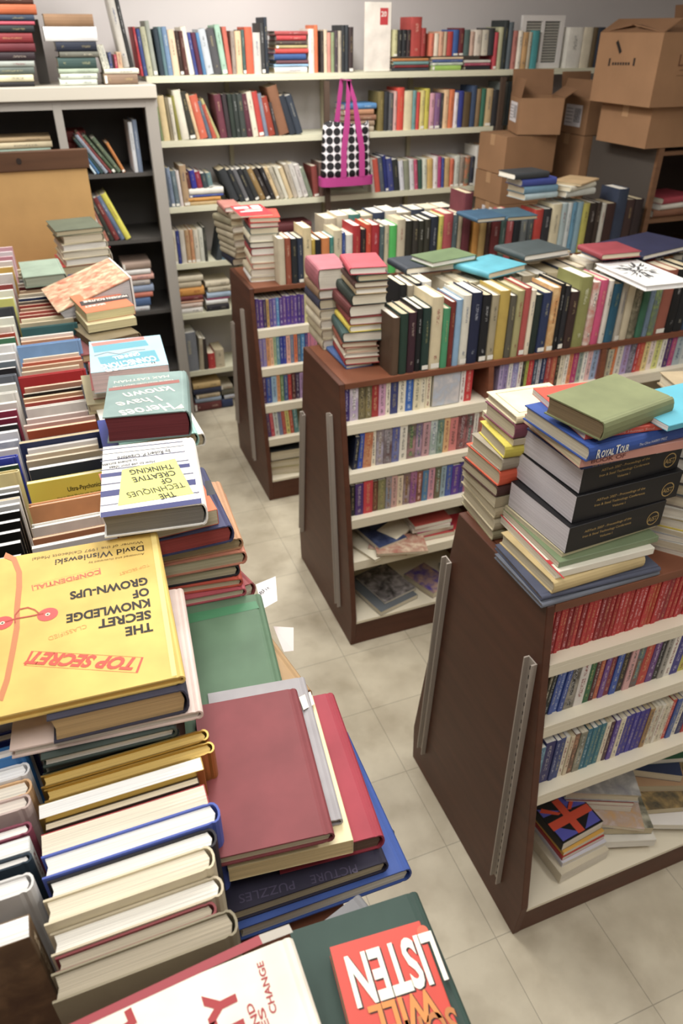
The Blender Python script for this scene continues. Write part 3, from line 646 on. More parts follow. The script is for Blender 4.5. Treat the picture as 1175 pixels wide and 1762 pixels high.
# flat ones bridging the rows
def F(p0, p1, z, t, h, c, lab, **k): return flat(p0, p1, z, t, h, c, lab, **k)
gf = 'books lying flat across the rows on the middle bookcase'
F((700, 462), (822, 448), 1.43, .026, .17, '26303c', 'thick navy hardback lying flat under the olive green one', spine='L', group=gf)
F((745, 452), (820, 438), 1.452, .02, .14, '60784c', 'olive green hardback with a white edge lying on the thick navy one', spine='R', page='#f4f2ea', group=gf)
F((842, 470), (906, 454), 1.43, .024, .19, '48a8bc', 'turquoise hardback lying flat on top of the middle bookcase', spine='L', group=gf)
F((908, 444), (983, 432), 1.43, .022, .19, 'a89878', 'tan hardback lying under the dark grey one on the middle bookcase', spine='L', group=gf)
F((904, 440), (980, 428), 1.455, .024, .19, '3e4a4c', 'dark grey hardback lying flat behind the turquoise one', spine='L', group=gf)
F((1037, 438), (1104, 432), 1.465, .022, .17, '983440', 'crimson hardback lying flat near the back right of the middle bookcase', spine='L', group=gf)
bwb = F((1112, 492), (1190, 484), 1.425, .02, .32, 'f4f4f2', 'large white picture book with a black ink drawing lying on the middle bookcase', spine='R', page='#ffffff', group=gf)
zz = 1.425
M = bwb.matrix_world
bm = bmesh.new()
for k in range(60):
    a = random.uniform(0, 2*PI); r0 = random.uniform(.0, .07); r1 = r0+random.uniform(.015, .05); wd = random.uniform(.0015, .006)
    c0 = Vector((.0, .02, .0205)); d = Vector((math.cos(a), math.sin(a)*1.2, 0)); n = Vector((-d.y, d.x, 0))
    c0.z += .00002*k; quad(bm, [c0+d*r0-n*wd, c0+d*r1-n*wd*.2, c0+d*r1+n*wd*.2, c0+d*r0+n*wd])
obj('ink_drawing', bm, mat('#4c4c4e', .5), bwb.children[0])
F((1108, 440), (1200, 418), 1.44, .02, .25, '22264a', 'dark navy large hardback lying at the right edge behind the ink drawing book', spine='L', group=gf)

# towers of books
def tower(bpx, bpy, layers, what, spine='L', px=True, base=ZT, group=None, h0=.2, hard=True):
    """layers from the bottom: (py of the near corner at top, px of near-left corner, px of near-right, py shift across, colour, length, page)"""
    b = P(bpx, bpy, 2, base); z = base; n = len(layers)
    for i, (py, xl, xr, dy, c, hh, lab) in enumerate(layers):
        zt_ = zat(b.x, b.y, py); t = max(.006, zt_-z-.0006)
        flat((xl, py), (xr, py+dy), z+t, t, hh, c, lab, spine=spine, group=group, hard=hard); z += t+.0006
    return z
g1 = 'front tower of books on the middle bookcase'
Z = tower(595, 636, [(629, 595, 642, -7, '44649c', .21, 'flat blue hardback at the very bottom of the front tower'),
    (617, 594, 653, -5, 'a83034', .2, 'red hardback second from the bottom of the front tower'),
    (609, 593, 652, -5, 'e6dcc4', .2, 'white hardback third from the bottom of the front tower'),
    (600, 595, 652, -5, 'c8a088', .19, 'pale tan book under the rust brown one in the front tower'),
    (590, 588, 650, -4, '8c4830', .2, 'rust brown hardback under the teal one in the front tower'),
    (573, 590, 665, -5, '3a5654', .22, 'dark teal hardback with marbled edges in the front tower'),
    (561, 602, 666, -6, 'e0c820', .2, 'yellow spined book in the front tower of the middle bookcase'),
    (547, 602, 664, -5, '8a3430', .2, 'dark red hardback directly above the yellow spined book'),
    (527, 602, 664, -6, '6a2c2c', .21, 'thick maroon hardback in the middle of the front tower'),
    (508, 606, 667, -5, '26342e', .21, 'black green hardback above the thick maroon one'),
    (497, 612, 667, -4, 'b49c70', .2, 'tan hardback under the brown one near the top of the tower'),
    (486, 610, 669, -4, '58342c', .2, 'brown hardback second below the top red book'),
    (474, 616, 670, -4, '2e4440', .2, 'dark green hardback just below the top red book'),
    (461, 602, 666, -3, 'bc3c4c', .19, 'red cloth hardback topmost on the front tower')], 'x', group=g1)
g2 = 'second tower of books on the middle bookcase'
b = P(557, 603, 2, ZT)
Z = tower(557, 603, [(585, 556, 592, -4, 'c8bc9c', .2, 'cream hardback at the foot of the second tower behind the front tower'),
    (568, 554, 590, -4, 'bcae8c', .2, 'beige hardback second from the foot of the second tower'),
    (551, 552, 588, -4, 'd0c4a8', .2, 'pale hardback third from the foot of the second tower'),
    (534, 551, 590, -4, 'c4b494', .2, 'sand hardback in the middle of the second tower'),
    (516, 550, 590, -4, '3a3c54', .2, 'white paged navy book in the second tower'),
    (500, 549, 590, -4, '8a6a4c', .19, 'brown hardback under the pink topped one in the second tower'),
    (464, 548, 600, -4, 'b0606c', .21, 'thick pink topped hardback crowning the second tower')], 'x', group=g2)

# ================================================================== FARTHEST BOOKCASE (C)
fC = lambda z: face(CC, z)
ALTC = dict(hd=.15)
row(432, fC(.94), .94, '7:6a4080:.15 6:5a3478 6:4c3080 6:603a88 6:3a2a60 5:c09850 6:5c4898 6:7468b4 5:4c90c8 6:5a3890 6:6a4498 7:5434a0 6:5c3c94 6:6440a0 6:483088 6:5a3498 6:dcd490 7:7484b4 7:6a3c90', 'on the farthest bookcase top shelf', hd=.148, group='purple paperbacks on the farthest bookcase')
row(437, fC(.745), .745, '7:98a8d0 6:8098c8 7:8878b8 6:8c80bc 6:e09858 6:efb890 5:a8c090 6:5c94a8 6:2c3ca0 5:3444b0 7:efb0a0 6:7080a8 6:e8743c 6:4c6c8c 7:3c84c0 5:503c8c 8:d87c98 8:d880a0', 'on the farthest bookcase second shelf', hd=.155, group='paperbacks on the second shelf of the farthest bookcase')
row(444, fC(.55), .55, '6:8c94b8 7:a83440 6:50306c 9:3450a8 9:98bcd8 6:e8a060 6:688c54 7:385890 6:c02830 7:5c2c2c 7:402c50 7:b894c8 7:6c80a8', 'on the farthest bookcase third shelf', hd=.15, group='paperbacks on the third shelf of the farthest bookcase')
row(452, fC(.365), .365, '7:d8d0a0:.15:4 6:d8cc60:.15:4 6:5c3c70:.15:4 6:d03c50:.15:4 8:d8dcd8:.15:4 6:8090b8:.15:4 6:c84c48:.15:4 7:e0d470:.15:4 6:c84c30:.15:4 8:508888:.15:4', 'on the farthest bookcase fourth shelf', hd=.15, group='paperbacks on the fourth shelf of the farthest bookcase')
zz = .131
for i, (c, lab, rz) in enumerate((('c8bc90', 'cream book lowest in the pile at the foot of the farthest bookcase', 80), ('b0a468', 'mustard beige book in the pile at the foot of the farthest bookcase', 84), ('24282c', 'black book topmost in the pile at the foot of the farthest bookcase', 88))):
    lay(xat(505, fC(.13), .14), fC(.13)+.12, zz, .16, .22, .045 if i < 2 else .06, rz, c, lab, hard=True, group='pile at the foot of the farthest bookcase'); zz += .0455
fU = CC-.2
row(482, fU+.005, ZT, '11:c8bca0:.22 10:9c4c30:.22 11:20242a:.215 10:2c3850:.215 14:dcc898:.26 6:c8a828:.2 10:1c2028:.2 14:d88038:.205 7:388c84:.205 14:d0c4a4:.235 6:3050a0:.22 12:e0dcd4:.21 13:b4202a:.25 9:2c1c24:.23 9:d8401c:.25 14:b41c2c:.245 8:4c6468:.235 8:c8bc9c:.24 13:3cc050:.235 14:c8bca0:.26 '
    '12:2c2a20:.25 10:34302a:.25 10:303024:.245 10:38362a:.25 13:222a3c:.26 8:c8c040:.26 16:c05058:.27 9:5c7078:.26 7:b8a888:.26 14:6a2834:.36 5:- 10:cc8c28:.25 12:c8a45c:.25 8:4a2c28:.25 16:7c2c30:.22 10:50706c:.22 12:bc5054:.25 12:20242c:.23 12:747c80:.23 10:4c5458:.23 14:c03428:.25 14:2a2a30:.25 16:d8cca8:.27 10:a8bcc0:.27 8:c8d0d0:.27 8:6098b8:.27 10:84a8b8:.27 11:b8b040:.26 12:2a1c14:.26 8:3a2a20:.26 8:c8c4b8:.25 16:3a1c18:.25 18:2c3850:.32 14:3c2420:.26 14:2c1c1c:.26',
    'in the front row atop the farthest bookcase', hard=True, dep=.15, hd=.24, group='hardbacks on top of the farthest bookcase', setback=0)
row(560, fU+.2, ZT, '20:c8bca0:.25 20:d4c8ac:.26 20:408880:.26 20:c0b496:.25 20:34405c:.26 20:e4dccc:.265 24:b8ac90:.25 22:3a4458:.26 24:c8bca4:.26 26:504c44:.26', 'in the back row atop the farthest bookcase', hard=True, dep=.15, hd=.25, group='back row hardbacks on the farthest bookcase', setback=0)
g3 = 'front tower of books on the farthest bookcase'
Z = tower(430, 486, [(477, 431, 482, -4, 'e8e8e4', .2, 'white hardback lowest in the front tower of the farthest bookcase'),
    (464, 431, 480, -4, 'c8bc9c', .2, 'cream book second from the bottom of the far front tower'), (454, 434, 479, -3, 'd08c78', .19, 'salmon edged book in the far front tower'),
    (441, 431, 478, -3, 'd8ccac', .2, 'cream speckled book in the middle of the far front tower'), (428, 432, 478, -3, 'a02c34', .2, 'red covered book in the middle of the far front tower'),
    (418, 430, 478, -3, '3c3434', .2, 'dark book in the upper half of the far front tower'), (405, 429, 477, -3, 'e0d8b8', .2, 'ivory book in the upper half of the far front tower'),
    (393, 430, 480, -3, '64706c', .19, 'grey green book near the top of the far front tower'), (384, 430, 480, -3, 'c83c44', .2, 'red edged book near the top of the far front tower'), (375, 429, 482, -2, 'd8402c', .2, 'red book under the magazine on the far front tower')], 'x', group=g3)
mg = flat((414, 372), (470, 368), Z+.008, .008, .25, 'cc2434', 'red and white magazine topmost on the far front tower', hard=False, group=g3)
for (x0_, x1_, y0_, y1_) in ((-.07, .0, .04, .09), (.015, .06, .03, .1), (-.06, .05, -.04, -.02), (-.03, .06, .0, .015)):
    lq(mg, [(x0_, y0_), (x1_, y0_), (x1_, y1_), (x0_, y1_)], '#f0e8e4', .0086)
g4 = 'left tower of books on the farthest bookcase'
Z = tower(413, 458, [(446, 400, 427, -3, '1c1e34', .2, 'dark navy book at the foot of the left tower on the farthest bookcase'), (436, 405, 426, -3, 'b0a488', .2, 'brown beige book second up in the far left tower'),
    (426, 406, 426, -3, 'b8ac90', .2, 'grey beige book third up in the far left tower'), (414, 403, 424, -3, 'a89c80', .2, 'mid beige book halfway up the far left tower'), (402, 401, 422, -3, 'bcb094', .2, 'light beige book in the upper far left tower'),
    (390, 400, 420, -3, 'a4987c', .2, 'dusty beige book high in the far left tower'), (378, 397, 418, -3, '8c8468', .2, 'olive beige book second below the pink one'), (366, 396, 416, -2, 'a08c70', .2, 'tan book just under the pink topped one in far left tower'), (357, 387, 416, -2, 'b87468', .2, 'pink topped book crowning the far left tower')], 'x', group=g4)
# flat books on the far right part of C
gC = 'books lying on top of the farthest bookcase'
yr = fU+.02
def FC(pa, pb, z, t, h, c, lab, **k): return flat(pa, pb, z, t, h, c, lab, spine=k.pop('spine', 'R'), group=gC, **k)
zc = ZT+.275
FC((822, 377), (874, 372), zc+.02, .019, .2, '2c5470', 'teal blue hardback lying flat above the orange and tan spines', spine='L')
FC((874, 374), (926, 370), zc+.02, .019, .2, '34586c', 'slate blue hardback lying flat beside the teal blue one', spine='L')
def LC(px, z, w, h, t, rz, c, lab): lay(xat(px, yr+.06, z), yr+.09, z, w, h, t, rz, c, lab, hard=True, group=gC)
LC(920, zc+.022, .15, .22, .03, -84, 'b4ccd4', 'pale blue hardback lowest of the pile with spines facing out')
LC(920, zc+.053, .15, .22, .035, -86, '6c98b4', 'sky blue hardback in the middle of the far right pile')
LC(918, zc+.089, .15, .22, .035, -88, '3c4ca0', 'royal blue hardback high on the far right pile')
LC(905, zc+.125, .15, .22, .03, -86, '34383c', 'charcoal hardback topmost on the far right pile')
LC(985, zc+.055, .17, .24, .025, -70, 'e0dcc8', 'white paged hardback lying open edge outwards on the far right pile')
LC(995, zc+.081, .17, .24, .012, -60, 'c8a878', 'tan magazine topmost at the far right of the far bookcase')
LC(985, zc+.022, .16, .22, .032, -80, 'ccd0c8', 'pale green grey hardback under the white paged one at far right')
LC(840, zc+.0225, .1, .12, .004, 10, 'e8e8e4', 'small white card lying on the teal blue hardback') if False else None

# ================================================================== STACKS ON THE NEAREST BOOKCASE
gA = 'main stack on the nearest bookcase'
def FA(p0, p1, z, t, h, c, lab, **k): k.setdefault('hard', True); return flat(p0, p1, z, t, h, c, lab, group=k.pop('group', gA), **k)
bA = P(932, 1037, 2, ZT)
FA((851, 953), (933, 1040), 1.1575, .0125, .32, '6c7280', 'grey folio hardback at the very bottom of the nearest stack, corner overhanging', page='#b8a890')
FA((852, 937), (932, 1027), 1.1705, .0125, .315, '50566e', 'slate blue folio hardback second from the bottom of the nearest stack', page='#b8a890')
FA((862, 916), (953, 1003), 1.203, .032, .25, 'cdb478', 'thick tan paged book just above the blue folios', page='#e8dcb8')
l3 = FA((862, 888), (958, 985), 1.222, .018, .26, 'f0ead8', 'white softcover with red edges and a red corner in the nearest stack', hard=False, page='#e8e0cc')
lq(l3, [(-.14, -.13), (.14, -.13), (.14, -.126), (-.14, -.126)], '#c82830', .0185)
lq(l3, [(l3 and .07, -.128), (.088, -.128), (.088, -.09)], '#d02c34', .0188)
FA((866, 876), (962, 968), 1.238, .0155, .27, '7c9068', 'green and cream magazine with black comb binding in the nearest stack', hard=False, page='#e8e0c4')
FA((869, 870), (968, 952), 1.2495, .011, .27, 'd8ccA0'.lower(), 'cream and orange magazine directly under the black volumes', hard=False)
vols = []
for i, (p0, p1, zt_, t, hh, lab) in enumerate((((880, 828), (981, 909), 1.318, .068, .27, 'thick black conference volume, lowest of the three'), ((889, 773), (993, 855), 1.387, .068, .285, 'thick black conference volume, middle of the three'),
        ((904, 731), (1006, 802), 1.456, .068, .27, 'thick black conference volume, topmost of the three'))):
    v = FA(p0, p1, zt_, t, hh, '17161a', lab, hard=False, page='#e4dfe6'); w = (P(*p1, 2, zt_)-P(*p0, 2, zt_)).length; vols.append(v)
    for j, s in enumerate(['AISTech 2007 - Proceedings of the', 'Iron & Steel Technology Conference', 'Volume I']):
        c_ = -hh*.08 if i else -hh*.1; ww = (.13, .135, .035)[j]
        spine_text(v, s, c_-ww/2, c_+ww/2, .044-.013*j, .006, w, t, '#b89850', hard=False)
    spine_text(v, 'AIST', hh*.34, hh*.34+.028, .02, .012, w, t, '#b89850', hard=False)
    bm = bmesh.new()
    for k in range(28):
        a0, a1 = 2*PI*k/28, 2*PI*(k+1)/28; cc = (hh*.34+.014, .027)
        quad(bm, [(w/2+.0006, cc[0]+r_*.9*math.cos(a), cc[1]+r_*.95*math.sin(a)) for r_, a in ((.019, a0), (.019, a1), (.0165, a1), (.0165, a0))])
    obj('spine_emblem', bm, mat('#b89850', .5), cov(v))
sh = FA((908, 725), (1004, 795), 1.478, .0195, .22, '263674', 'blue hardback with gold spine title under the pink one', page='#c8a878'); w = (P(908, 725, 2, 1.478)-P(1004, 795, 2, 1.478)).length
spine_text(sh, 'The Miracle of Motivation', -.09, .005, .006, .008, w, .0195, '#b0985c'); spine_text(sh, 'SHINN', .014, .05, .006, .009, w, .0195, '#9098b0')
bm = bmesh.new(); quad(bm, [(w/2+.0042, .075, .002), (w/2+.0042, .098, .002), (w/2+.0042, .098, .017), (w/2+.0042, .075, .017)]); obj('shelf_label', bm, mat('#e8e4d8', .6), cov(sh))
pk = FA((903, 712), (1000, 790), 1.499, .0205, .25, 'd89484', 'pink softcover with orange edge beneath the royal blue book', hard=False, page='#e0cfa8'); w = (P(903, 712, 2, 1.499)-P(1000, 790, 2, 1.499)).length
spine_text(pk, 'BOOK OF', -.1, -.02, .006, .009, w, .0205, '#7a3a34', hard=False)
ry = FA((903, 697), (1014, 770), 1.533, .033, .27, '2850a4', 'royal blue hardback with white title ROYAL TOUR on its spine', page='#d8ceb4'); w = (P(903, 697, 2, 1.533)-P(1014, 770, 2, 1.533)).length
spine_text(ry, 'R', -.118, -.109, .008, .019, w, .033, '#f4f0dc', .02); spine_text(ry, 'OYAL', -.107, -.075, .008, .0145, w, .033, '#f4f0dc', .02); spine_text(ry, 'T', -.072, -.062, .008, .019, w, .033, '#f4f0dc', .02); spine_text(ry, 'OUR', -.061, -.038, .008, .0145, w, .033, '#f4f0dc', .02)
spine_text(ry, 'The Olive HARRY PREZ', -.012, .06, .012, .006, w, .033, '#d8dcea', 0)
rd = FA((917, 668), (1008, 746), 1.5475, .014, .225, 'e0503a', 'orange red book sticking out beneath the olive green hardback', hard=False, page='#e8d8c8'); w = (P(917, 668, 2, 1.5475)-P(1008, 746, 2, 1.5475)).length
spine_text(rd, 'and the Human Soul', -.06, .04, .004, .005, w, .014, '#f0c0b0', 0, hard=False)
FA((941, 680), (1040, 727), 1.588, .04, .205, '7c8456', 'olive green cloth hardback topmost on the nearest stack', page='#8a7450')
FA((1062, 684), (1151, 733), 1.5605, .0125, .25, '4ab4cc', 'turquoise booklet fanned out right of the olive green hardback', hard=False, page='#f4f2f2')
FA((1135, 640), (1195, 690), 1.5, .03, .2, 'b09c78', 'worn brown hardback at the right edge behind the turquoise booklet', group='stack at the right edge of the nearest bookcase')
gr = 'stack at the right edge of the nearest bookcase'
zz = ZT
for i, (c, lab, t, px) in enumerate((('c8865a', 'orange brown softcover at the foot of the right edge stack', .014, 1118), ('e0dcd0', 'white softcover second up in the right edge stack', .02, 1112), ('a4a8ac', 'grey softcover in the right edge stack', .016, 1120), ('ece8dc', 'white book under the yellow spine in the right edge stack', .014, 1122),
        ('dcc22c', 'yellow spined hardback in the right edge stack', .03, 1134), ('ddd8cc', 'white hardback above the yellow one in the right edge stack', .028, 1126), ('8c8074', 'grey brown hardback in the right edge stack', .03, 1140), ('5c6468', 'dark grey hardback in the right edge stack', .03, 1148), ('483c38', 'dark brown hardback in the right edge stack', .03, 1150),
        ('b8b09c', 'pale hardback high in the right edge stack', .03, 1150), ('383a48', 'dark hardback higher in the right edge stack', .03, 1152), ('9c8c6c', 'tan hardback just below the worn brown one', .03, 1152), ('807060', 'brown grey hardback near the top of the right edge stack', .05, 1150))):
    q = P(px, 975, 2, ZT); 
    lay(1.34+.0004*(px-1118)+.0, 1.10+.0012*(i % 3), zz, .17, .24, t, -50+(i % 3)*3, c, lab, hard=(t > .025), group=gr); zz += t+.0006
# left tower of A (behind the main stack)
g5 = 'left tower on the nearest bookcase'
def ATow():
    b = P(846, 931, 2, ZT); z = ZT
    for (py, xl, yl, xr, c, lab, hd_) in ((915, 795, 850, 848, '9c9470', 'grey green edged hardback at the foot of the left tower', 1), (894, 796, 833, 850, 'c8bc9c', 'cream hardback second from the foot of the left tower', 1), (875, 795, 812, 852, 'b4a684', 'beige hardback with loose cover in the left tower', 1),
            (857, 797, 800, 853, 'b8ac8c', 'sand coloured softcover in the middle of the left tower', 0), (838, 795, 786, 855, '4c2a26', 'dark brown bound hardback with white pages in the left tower', 1), (812, 802, 763, 860, 'e8582c', 'thick hardback with orange and yellow cover edge in the left tower', 1),
            (790, 811, 746, 864, 'a89c88', 'grey covered book with yellow corner in the left tower', 1), (768, 826, 724, 869, 'dccc28', 'bright yellow covered book in the left tower', 1), (757, 830, 706, 884, 'cfc2a2', 'cream softcover above the yellow book in the left tower', 0),
            (731, 835, 690, 886, '88485c', 'plum edged hardback second from the top of the left tower', 1), (717, 837, 674, 889, 'e8dcb4', 'cream hardback with a printed border topmost on the left tower', 1)):
        zt_ = zat(b.x, b.y, py); t = max(.01, zt_-z-.0006)
        o = flat((xl, yl), (xr, py), z+t, t, .17, c, lab, hard=bool(hd_), group=g5, page='#d8cba8'); z += t+.0006
    return o, z
o, z = ATow()
bm = bmesh.new(); hw, hh = .055, .07
for a in ((-hw, hw, hh-.002, hh), (-hw, hw, -hh, -hh+.002), (-hw, -hw+.002, -hh, hh), (hw-.002, hw, -hh, hh)):
    quad(bm, [(a[0], a[2], 0), (a[1], a[2], 0), (a[1], a[3], 0), (a[0], a[3], 0)])
bm.transform(Matrix.Translation((0, 0, o.children[0].dimensions.z+.0004 if False else (z-.0006-o.matrix_world.translation.z+.0004)))); obj('printed_border', bm, mat('#a89c74', .6), cov(o))

# ================================================================== LEFT RUN: books standing in two columns
random.seed(11)
def column(spec, refpx, x0, x1, place, group, top=None, ph=.235):
    """near to far: py of near top edge : thickness mm : cover : page : height mm : left px dx : width mm"""
    prev = -9; n = 0
    for tk in spec.split():
        a = tk.split(':'); py = float(a[0]); t = float(a[1])/1000; c = a[2]; pg = '#'+a[3] if len(a) > 3 and a[3] else None
        hh = float(a[4])/1000 if len(a) > 4 and a[4] else ph*random.uniform(.97, 1.03)
        y = P(refpx, py, 2, ZT+hh).y
        y = max(y, prev+.0006); prev = y+t
        wd = float(a[5])/1000 if len(a) > 5 and a[5] else (x1-x0)*random.uniform(.9, 1.0)
        xl = x0+random.uniform(0, .008)
        if len(a) > 6: xl += float(a[6])/1000
        if place.startswith('in the far left'): xl = x1-wd
        M = Matrix.Translation((xl+wd/2, y+t, ZT+hh/2)) @ UPX
        hard = t > .012 and random.random() < .8
        sp = c == 'ecdc20'
        bk = mkbook(M, wd, hh, t, c, 'bright yellow softcover with small black title, standing in the middle row at left' if sp else f"{cname(c)} {'hardback' if hard else 'paperback'} standing {ordn(n)} from the near end {place}", hard and not sp, page=pg, parts=True, group=group, ink=[] if n % 3 else 'auto', always=sp); n += 1
        if sp:
            for s_, xa_, ya_, k_, sy_ in (('Ultra-Psychonics:', -.005, hh/2-.035, .075, .011), ('How to Work Miracles with the Limitless', -.03, hh/2-.05, .1, .006), ('Power of Psycho-Atomic Energy', -.02, hh/2-.06, .085, .006)):
                me = textmesh(s_, .02 if sy_ > .01 else 0); xs = [v.co.x for v in me.vertices]; me.transform(Matrix.Translation((xa_, ya_, t+.0004)) @ Matrix.Diagonal((k_/(max(xs)-min(xs)), sy_/.7, 1, 1)))
                me.materials.clear(); me.materials.append(mat('#2c2a10', .5)); o_ = bpy.data.objects.new('lettering', me); C.objects.link(o_); o_.parent = cov(bk)
column('1690:30:8f8468:a89c84:235:190 1655:18:8a3438:a89c84:230:170 1630:26:cfc0a0:f3efe4:232:185 1555:30:e0d2ae:ece0c4:248:185 1520:26:2a2830:f6f3ec:240:190 '
       '1475:30:5068c8:f6f3ec:245:205 1440:32:c4343c:efe4cc:240:200 1395:10:4a3c34:d8c8a8:235:190 1345:24:g:f8f8f6 ' .replace('1345:24:g:f8f8f6', '1375:22:gc8a840:f8f8f6:245:205') +
       '1352:20:gc8a444:c8a444:245:215 1322:20:gc8a444:c8a444:248:215 1300:16:2e3c34:8a8470:230', 190, -.155, .045, 'in the middle row at left', 'books standing in the middle row on the left run')
spec = '960:12:6a4450:e8dcd0:228 940:10:f2efe8:f6f3ee:225 925:8:b06c40:e0c8a0:230 905:16:f2eee4:f6f3ee:215:140 868:14:eaa060:efe4cc:235:165 828:12:ecdc20:efe4b8:235 805:14:242c44:f4f2ea:235 790:8:d0b890:ecdcc0:232 780:9:e0cdb0:f0e4cc:232 770:10:f4f0ec:f6f2ee:232 757:14:1e2c58:d8c498:245:190:-12 738:12:c85420:f0dcb4:235 728:8:e0b8a8:f0dccc:232 718:9:e8d0c8:f2e4dc:232 700:14:f0ece4:f4efe6:238 ' \
       '690:9:b44030:ecd4b0:230 682:9:d8a878:ecd8b4:230 674:8:201c1c:e8dcc4:230 664:9:d89878:efd8b8:230 645:14:c01c22:f6f0e8:240:180:-8 636:8:e0cfae:e8d8b8:228 628:8:c89878:e8d4b0:228 621:7:d86848:efd8b8:228 614:7:e8dcc4:efe4cc:228 592:16:7ca8dc:b0c4d8:245:185:-8 584:9:d89060:efdcc0:230 577:8:f0e8e0:f4ece0:230 562:14:286064:c8b890:240 553:9:c0b090:d8c8a4:230 546:8:e8dcb8:f0e4c4:230 540:8:a03c34:e8d0b0:230 534:8:c85848:f0dcc0:230 ' \
       '528:8:b08868:e0ccac:228 522:8:a8342c:e0cca8:228 516:8:6a5c54:d0c0a0:228 510:10:28345c:f2ead0:232 503:9:c8b8a0:dccca8:228 497:8:b89878:dcc8a0:228 490:9:7c2c30:e8e0cc:230 484:9:e8e0cc:f0e8d4:230 478:9:9aa4ac:e0d8c4:226 472:9:bcae90:ded2b4:226 466:9:a89c80:ded2b4:226 460:9:c8b890:e8dcc0:226'
column(spec, 80, -.155, .02, 'of the rear middle row', 'books standing in the back part of the middle row', ph=.228)
spec1 = '1620:26:8a6c48/5c4630:f4f2ee:262:200 1540:24:e4e2e0:f4f2f0:255 1490:14:1e3444:eceae6:250 1470:20:dce0e0:f6f4f0:250 1440:18:8c3c54:f4f0ea:250 1395:22:d8b8b0/e0ccc4:e8dcd0:255 1372:26:e8b880:f6efe0:250 1345:22:e8e8ea:f8f8f8:255 1322:20:1c7cc8:f6f4f2:270:230:6 1300:14:e0e0e0:f4f4f2:240 1270:18:2c3c90:e8e4e0:245 1240:18:f0ecE8:f4f2ee:245 1210:20:d8d4d0:f4f2ee:245 '.lower() + \
        '960:12:141414:fafafa:250 935:12:141414:fafafa:250 915:11:141414:fafafa:250 897:11:161616:fafafa:250 880:10:141414:fafafa:250 868:9:e0e0e0:fafafa:250 858:9:f0f0ee:e0c8a0:250 848:10:222222:fafafa:250 838:9:e8e8e0:fafafa:250 812:14:e0d090:dcc484:255 800:8:1f4430:f0ece4:255 786:14:3040b8:f4f0f4:265:190:8 772:9:ece4dc:f4ece4:250 758:12:7080b0/d0d4e0:f6f4f2:245 742:12:f0eef0:f8f6f6:250 730:10:1c1c20:f4f2f0:250 718:9:8c2444:f4f0ee:250:180:12 705:10:9c2c4c:f4f0ee:255:180:12 692:12:e8e6de:f6f4ee:252 675:14:f0eee6:f8f6f2:252 660:12:dfe0d8:f8f6f2:258 ' \
        '645:14:6c7480:f0eeec:255 632:10:2c2c30:f4f2ee:250 620:12:7c8c98:f4f4f2:250 607:12:f0f0ec:f8f8f4:252 592:14:ececea:f8f8f4:252 580:10:3c7c54:ece8dc:250 572:8:d04c30:f0e8dc:250 560:14:e4e4d4:f4f2e8:262 545:12:ececdc:f2f0e4:262 528:14:3c4048:f4f2ea:265 512:18:e4e870:f0eed8:262 498:10:f0f0ea:f6f6f2:258 488:10:a03c38:f0ece8:265 470:16:efece6:f6f4ee:262 458:12:e8b840:f0ece0:255 448:12:e8e0e0:f4ecec:255 440:9:d890a0:f4e4e8:252 432:9:ece4e8:f4f0f0:252 424:9:e0a8b8:f0e8e8:250'
column(spec1, 30, -.40, -.165, 'in the far left row', 'books standing in the far left row', ph=.25)

# ================================================================== LEFT RUN: lying stacks, near to far
def T2(p0, p1, z, t, h, c, lab, **k): return flat(p0, p1, z, t, h, c, lab, group=k.pop('group', None), **k)
def filler(x, y, rz, z0, z1, cols, where, group, w=.16, h=.23):
    n = len(cols); t = (z1-z0)/n-.0008; z = z0+.0004
    for i, c in enumerate(cols):
        lay(x+random.uniform(-.006, .006), y+random.uniform(-.006, .006), z, w, h, t, rz+random.uniform(-4, 4), c, f"{cname(c)} hardback lying {ordn(i)} up {where}", hard=True, always=False, group=group); z += t+.0008
# stack under LISTEN
gL = 'front right stack on the left run'
zl = 1.325
filler(.155, .345, 14, ZT, zl-.032, ['8c2c34', '2c7cb8', 'c8bca0', '34405c', '7c7c80'], 'of the stack beneath the red LISTEN paperback', gL, w=.15, h=.2)
T2((498, 1603), (714, 1533), zl-.0005, .03, .25, '2c4840', 'dark green cloth hardback under the red LISTEN paperback', far=True)
li = flat((567, 1630), (722, 1584), zl+.021, .021, .178, 'e0402c', 'red paperback with big white and orange title LISTEN WILL SOPHIE', hard=False, far=True, page='#e8d8b0')
Zl = zl+.021
def dbl(root, s, a, b, z, hm, fg, bg, off=(3, 2), **k):
    letter(root, s, (a[0]+off[0], a[1]+off[1]), (b[0]+off[0], b[1]+off[1]), z, hm, bg, k.get('bold', .02)); letter(root, s, a, b, z+.0004, hm, fg, k.get('bold', .02), k.get('shear', 0))
dbl(li, 'LISTEN', (742, 1604), (592, 1650), Zl, .05, '#f6f2e0', '#24181c', bold=.03)
dbl(li, 'WILL', (745, 1700), (632, 1735), Zl, .028, '#e88c28', '#3a1814', bold=.03)
dbl(li, 'SOPHIE', (780, 1732), (640, 1775), Zl, .03, '#c87828', '#3a1814', bold=.02)
disc(li, (727, 1602), .0065, Zl, '#f0603c', 'price_sticker')
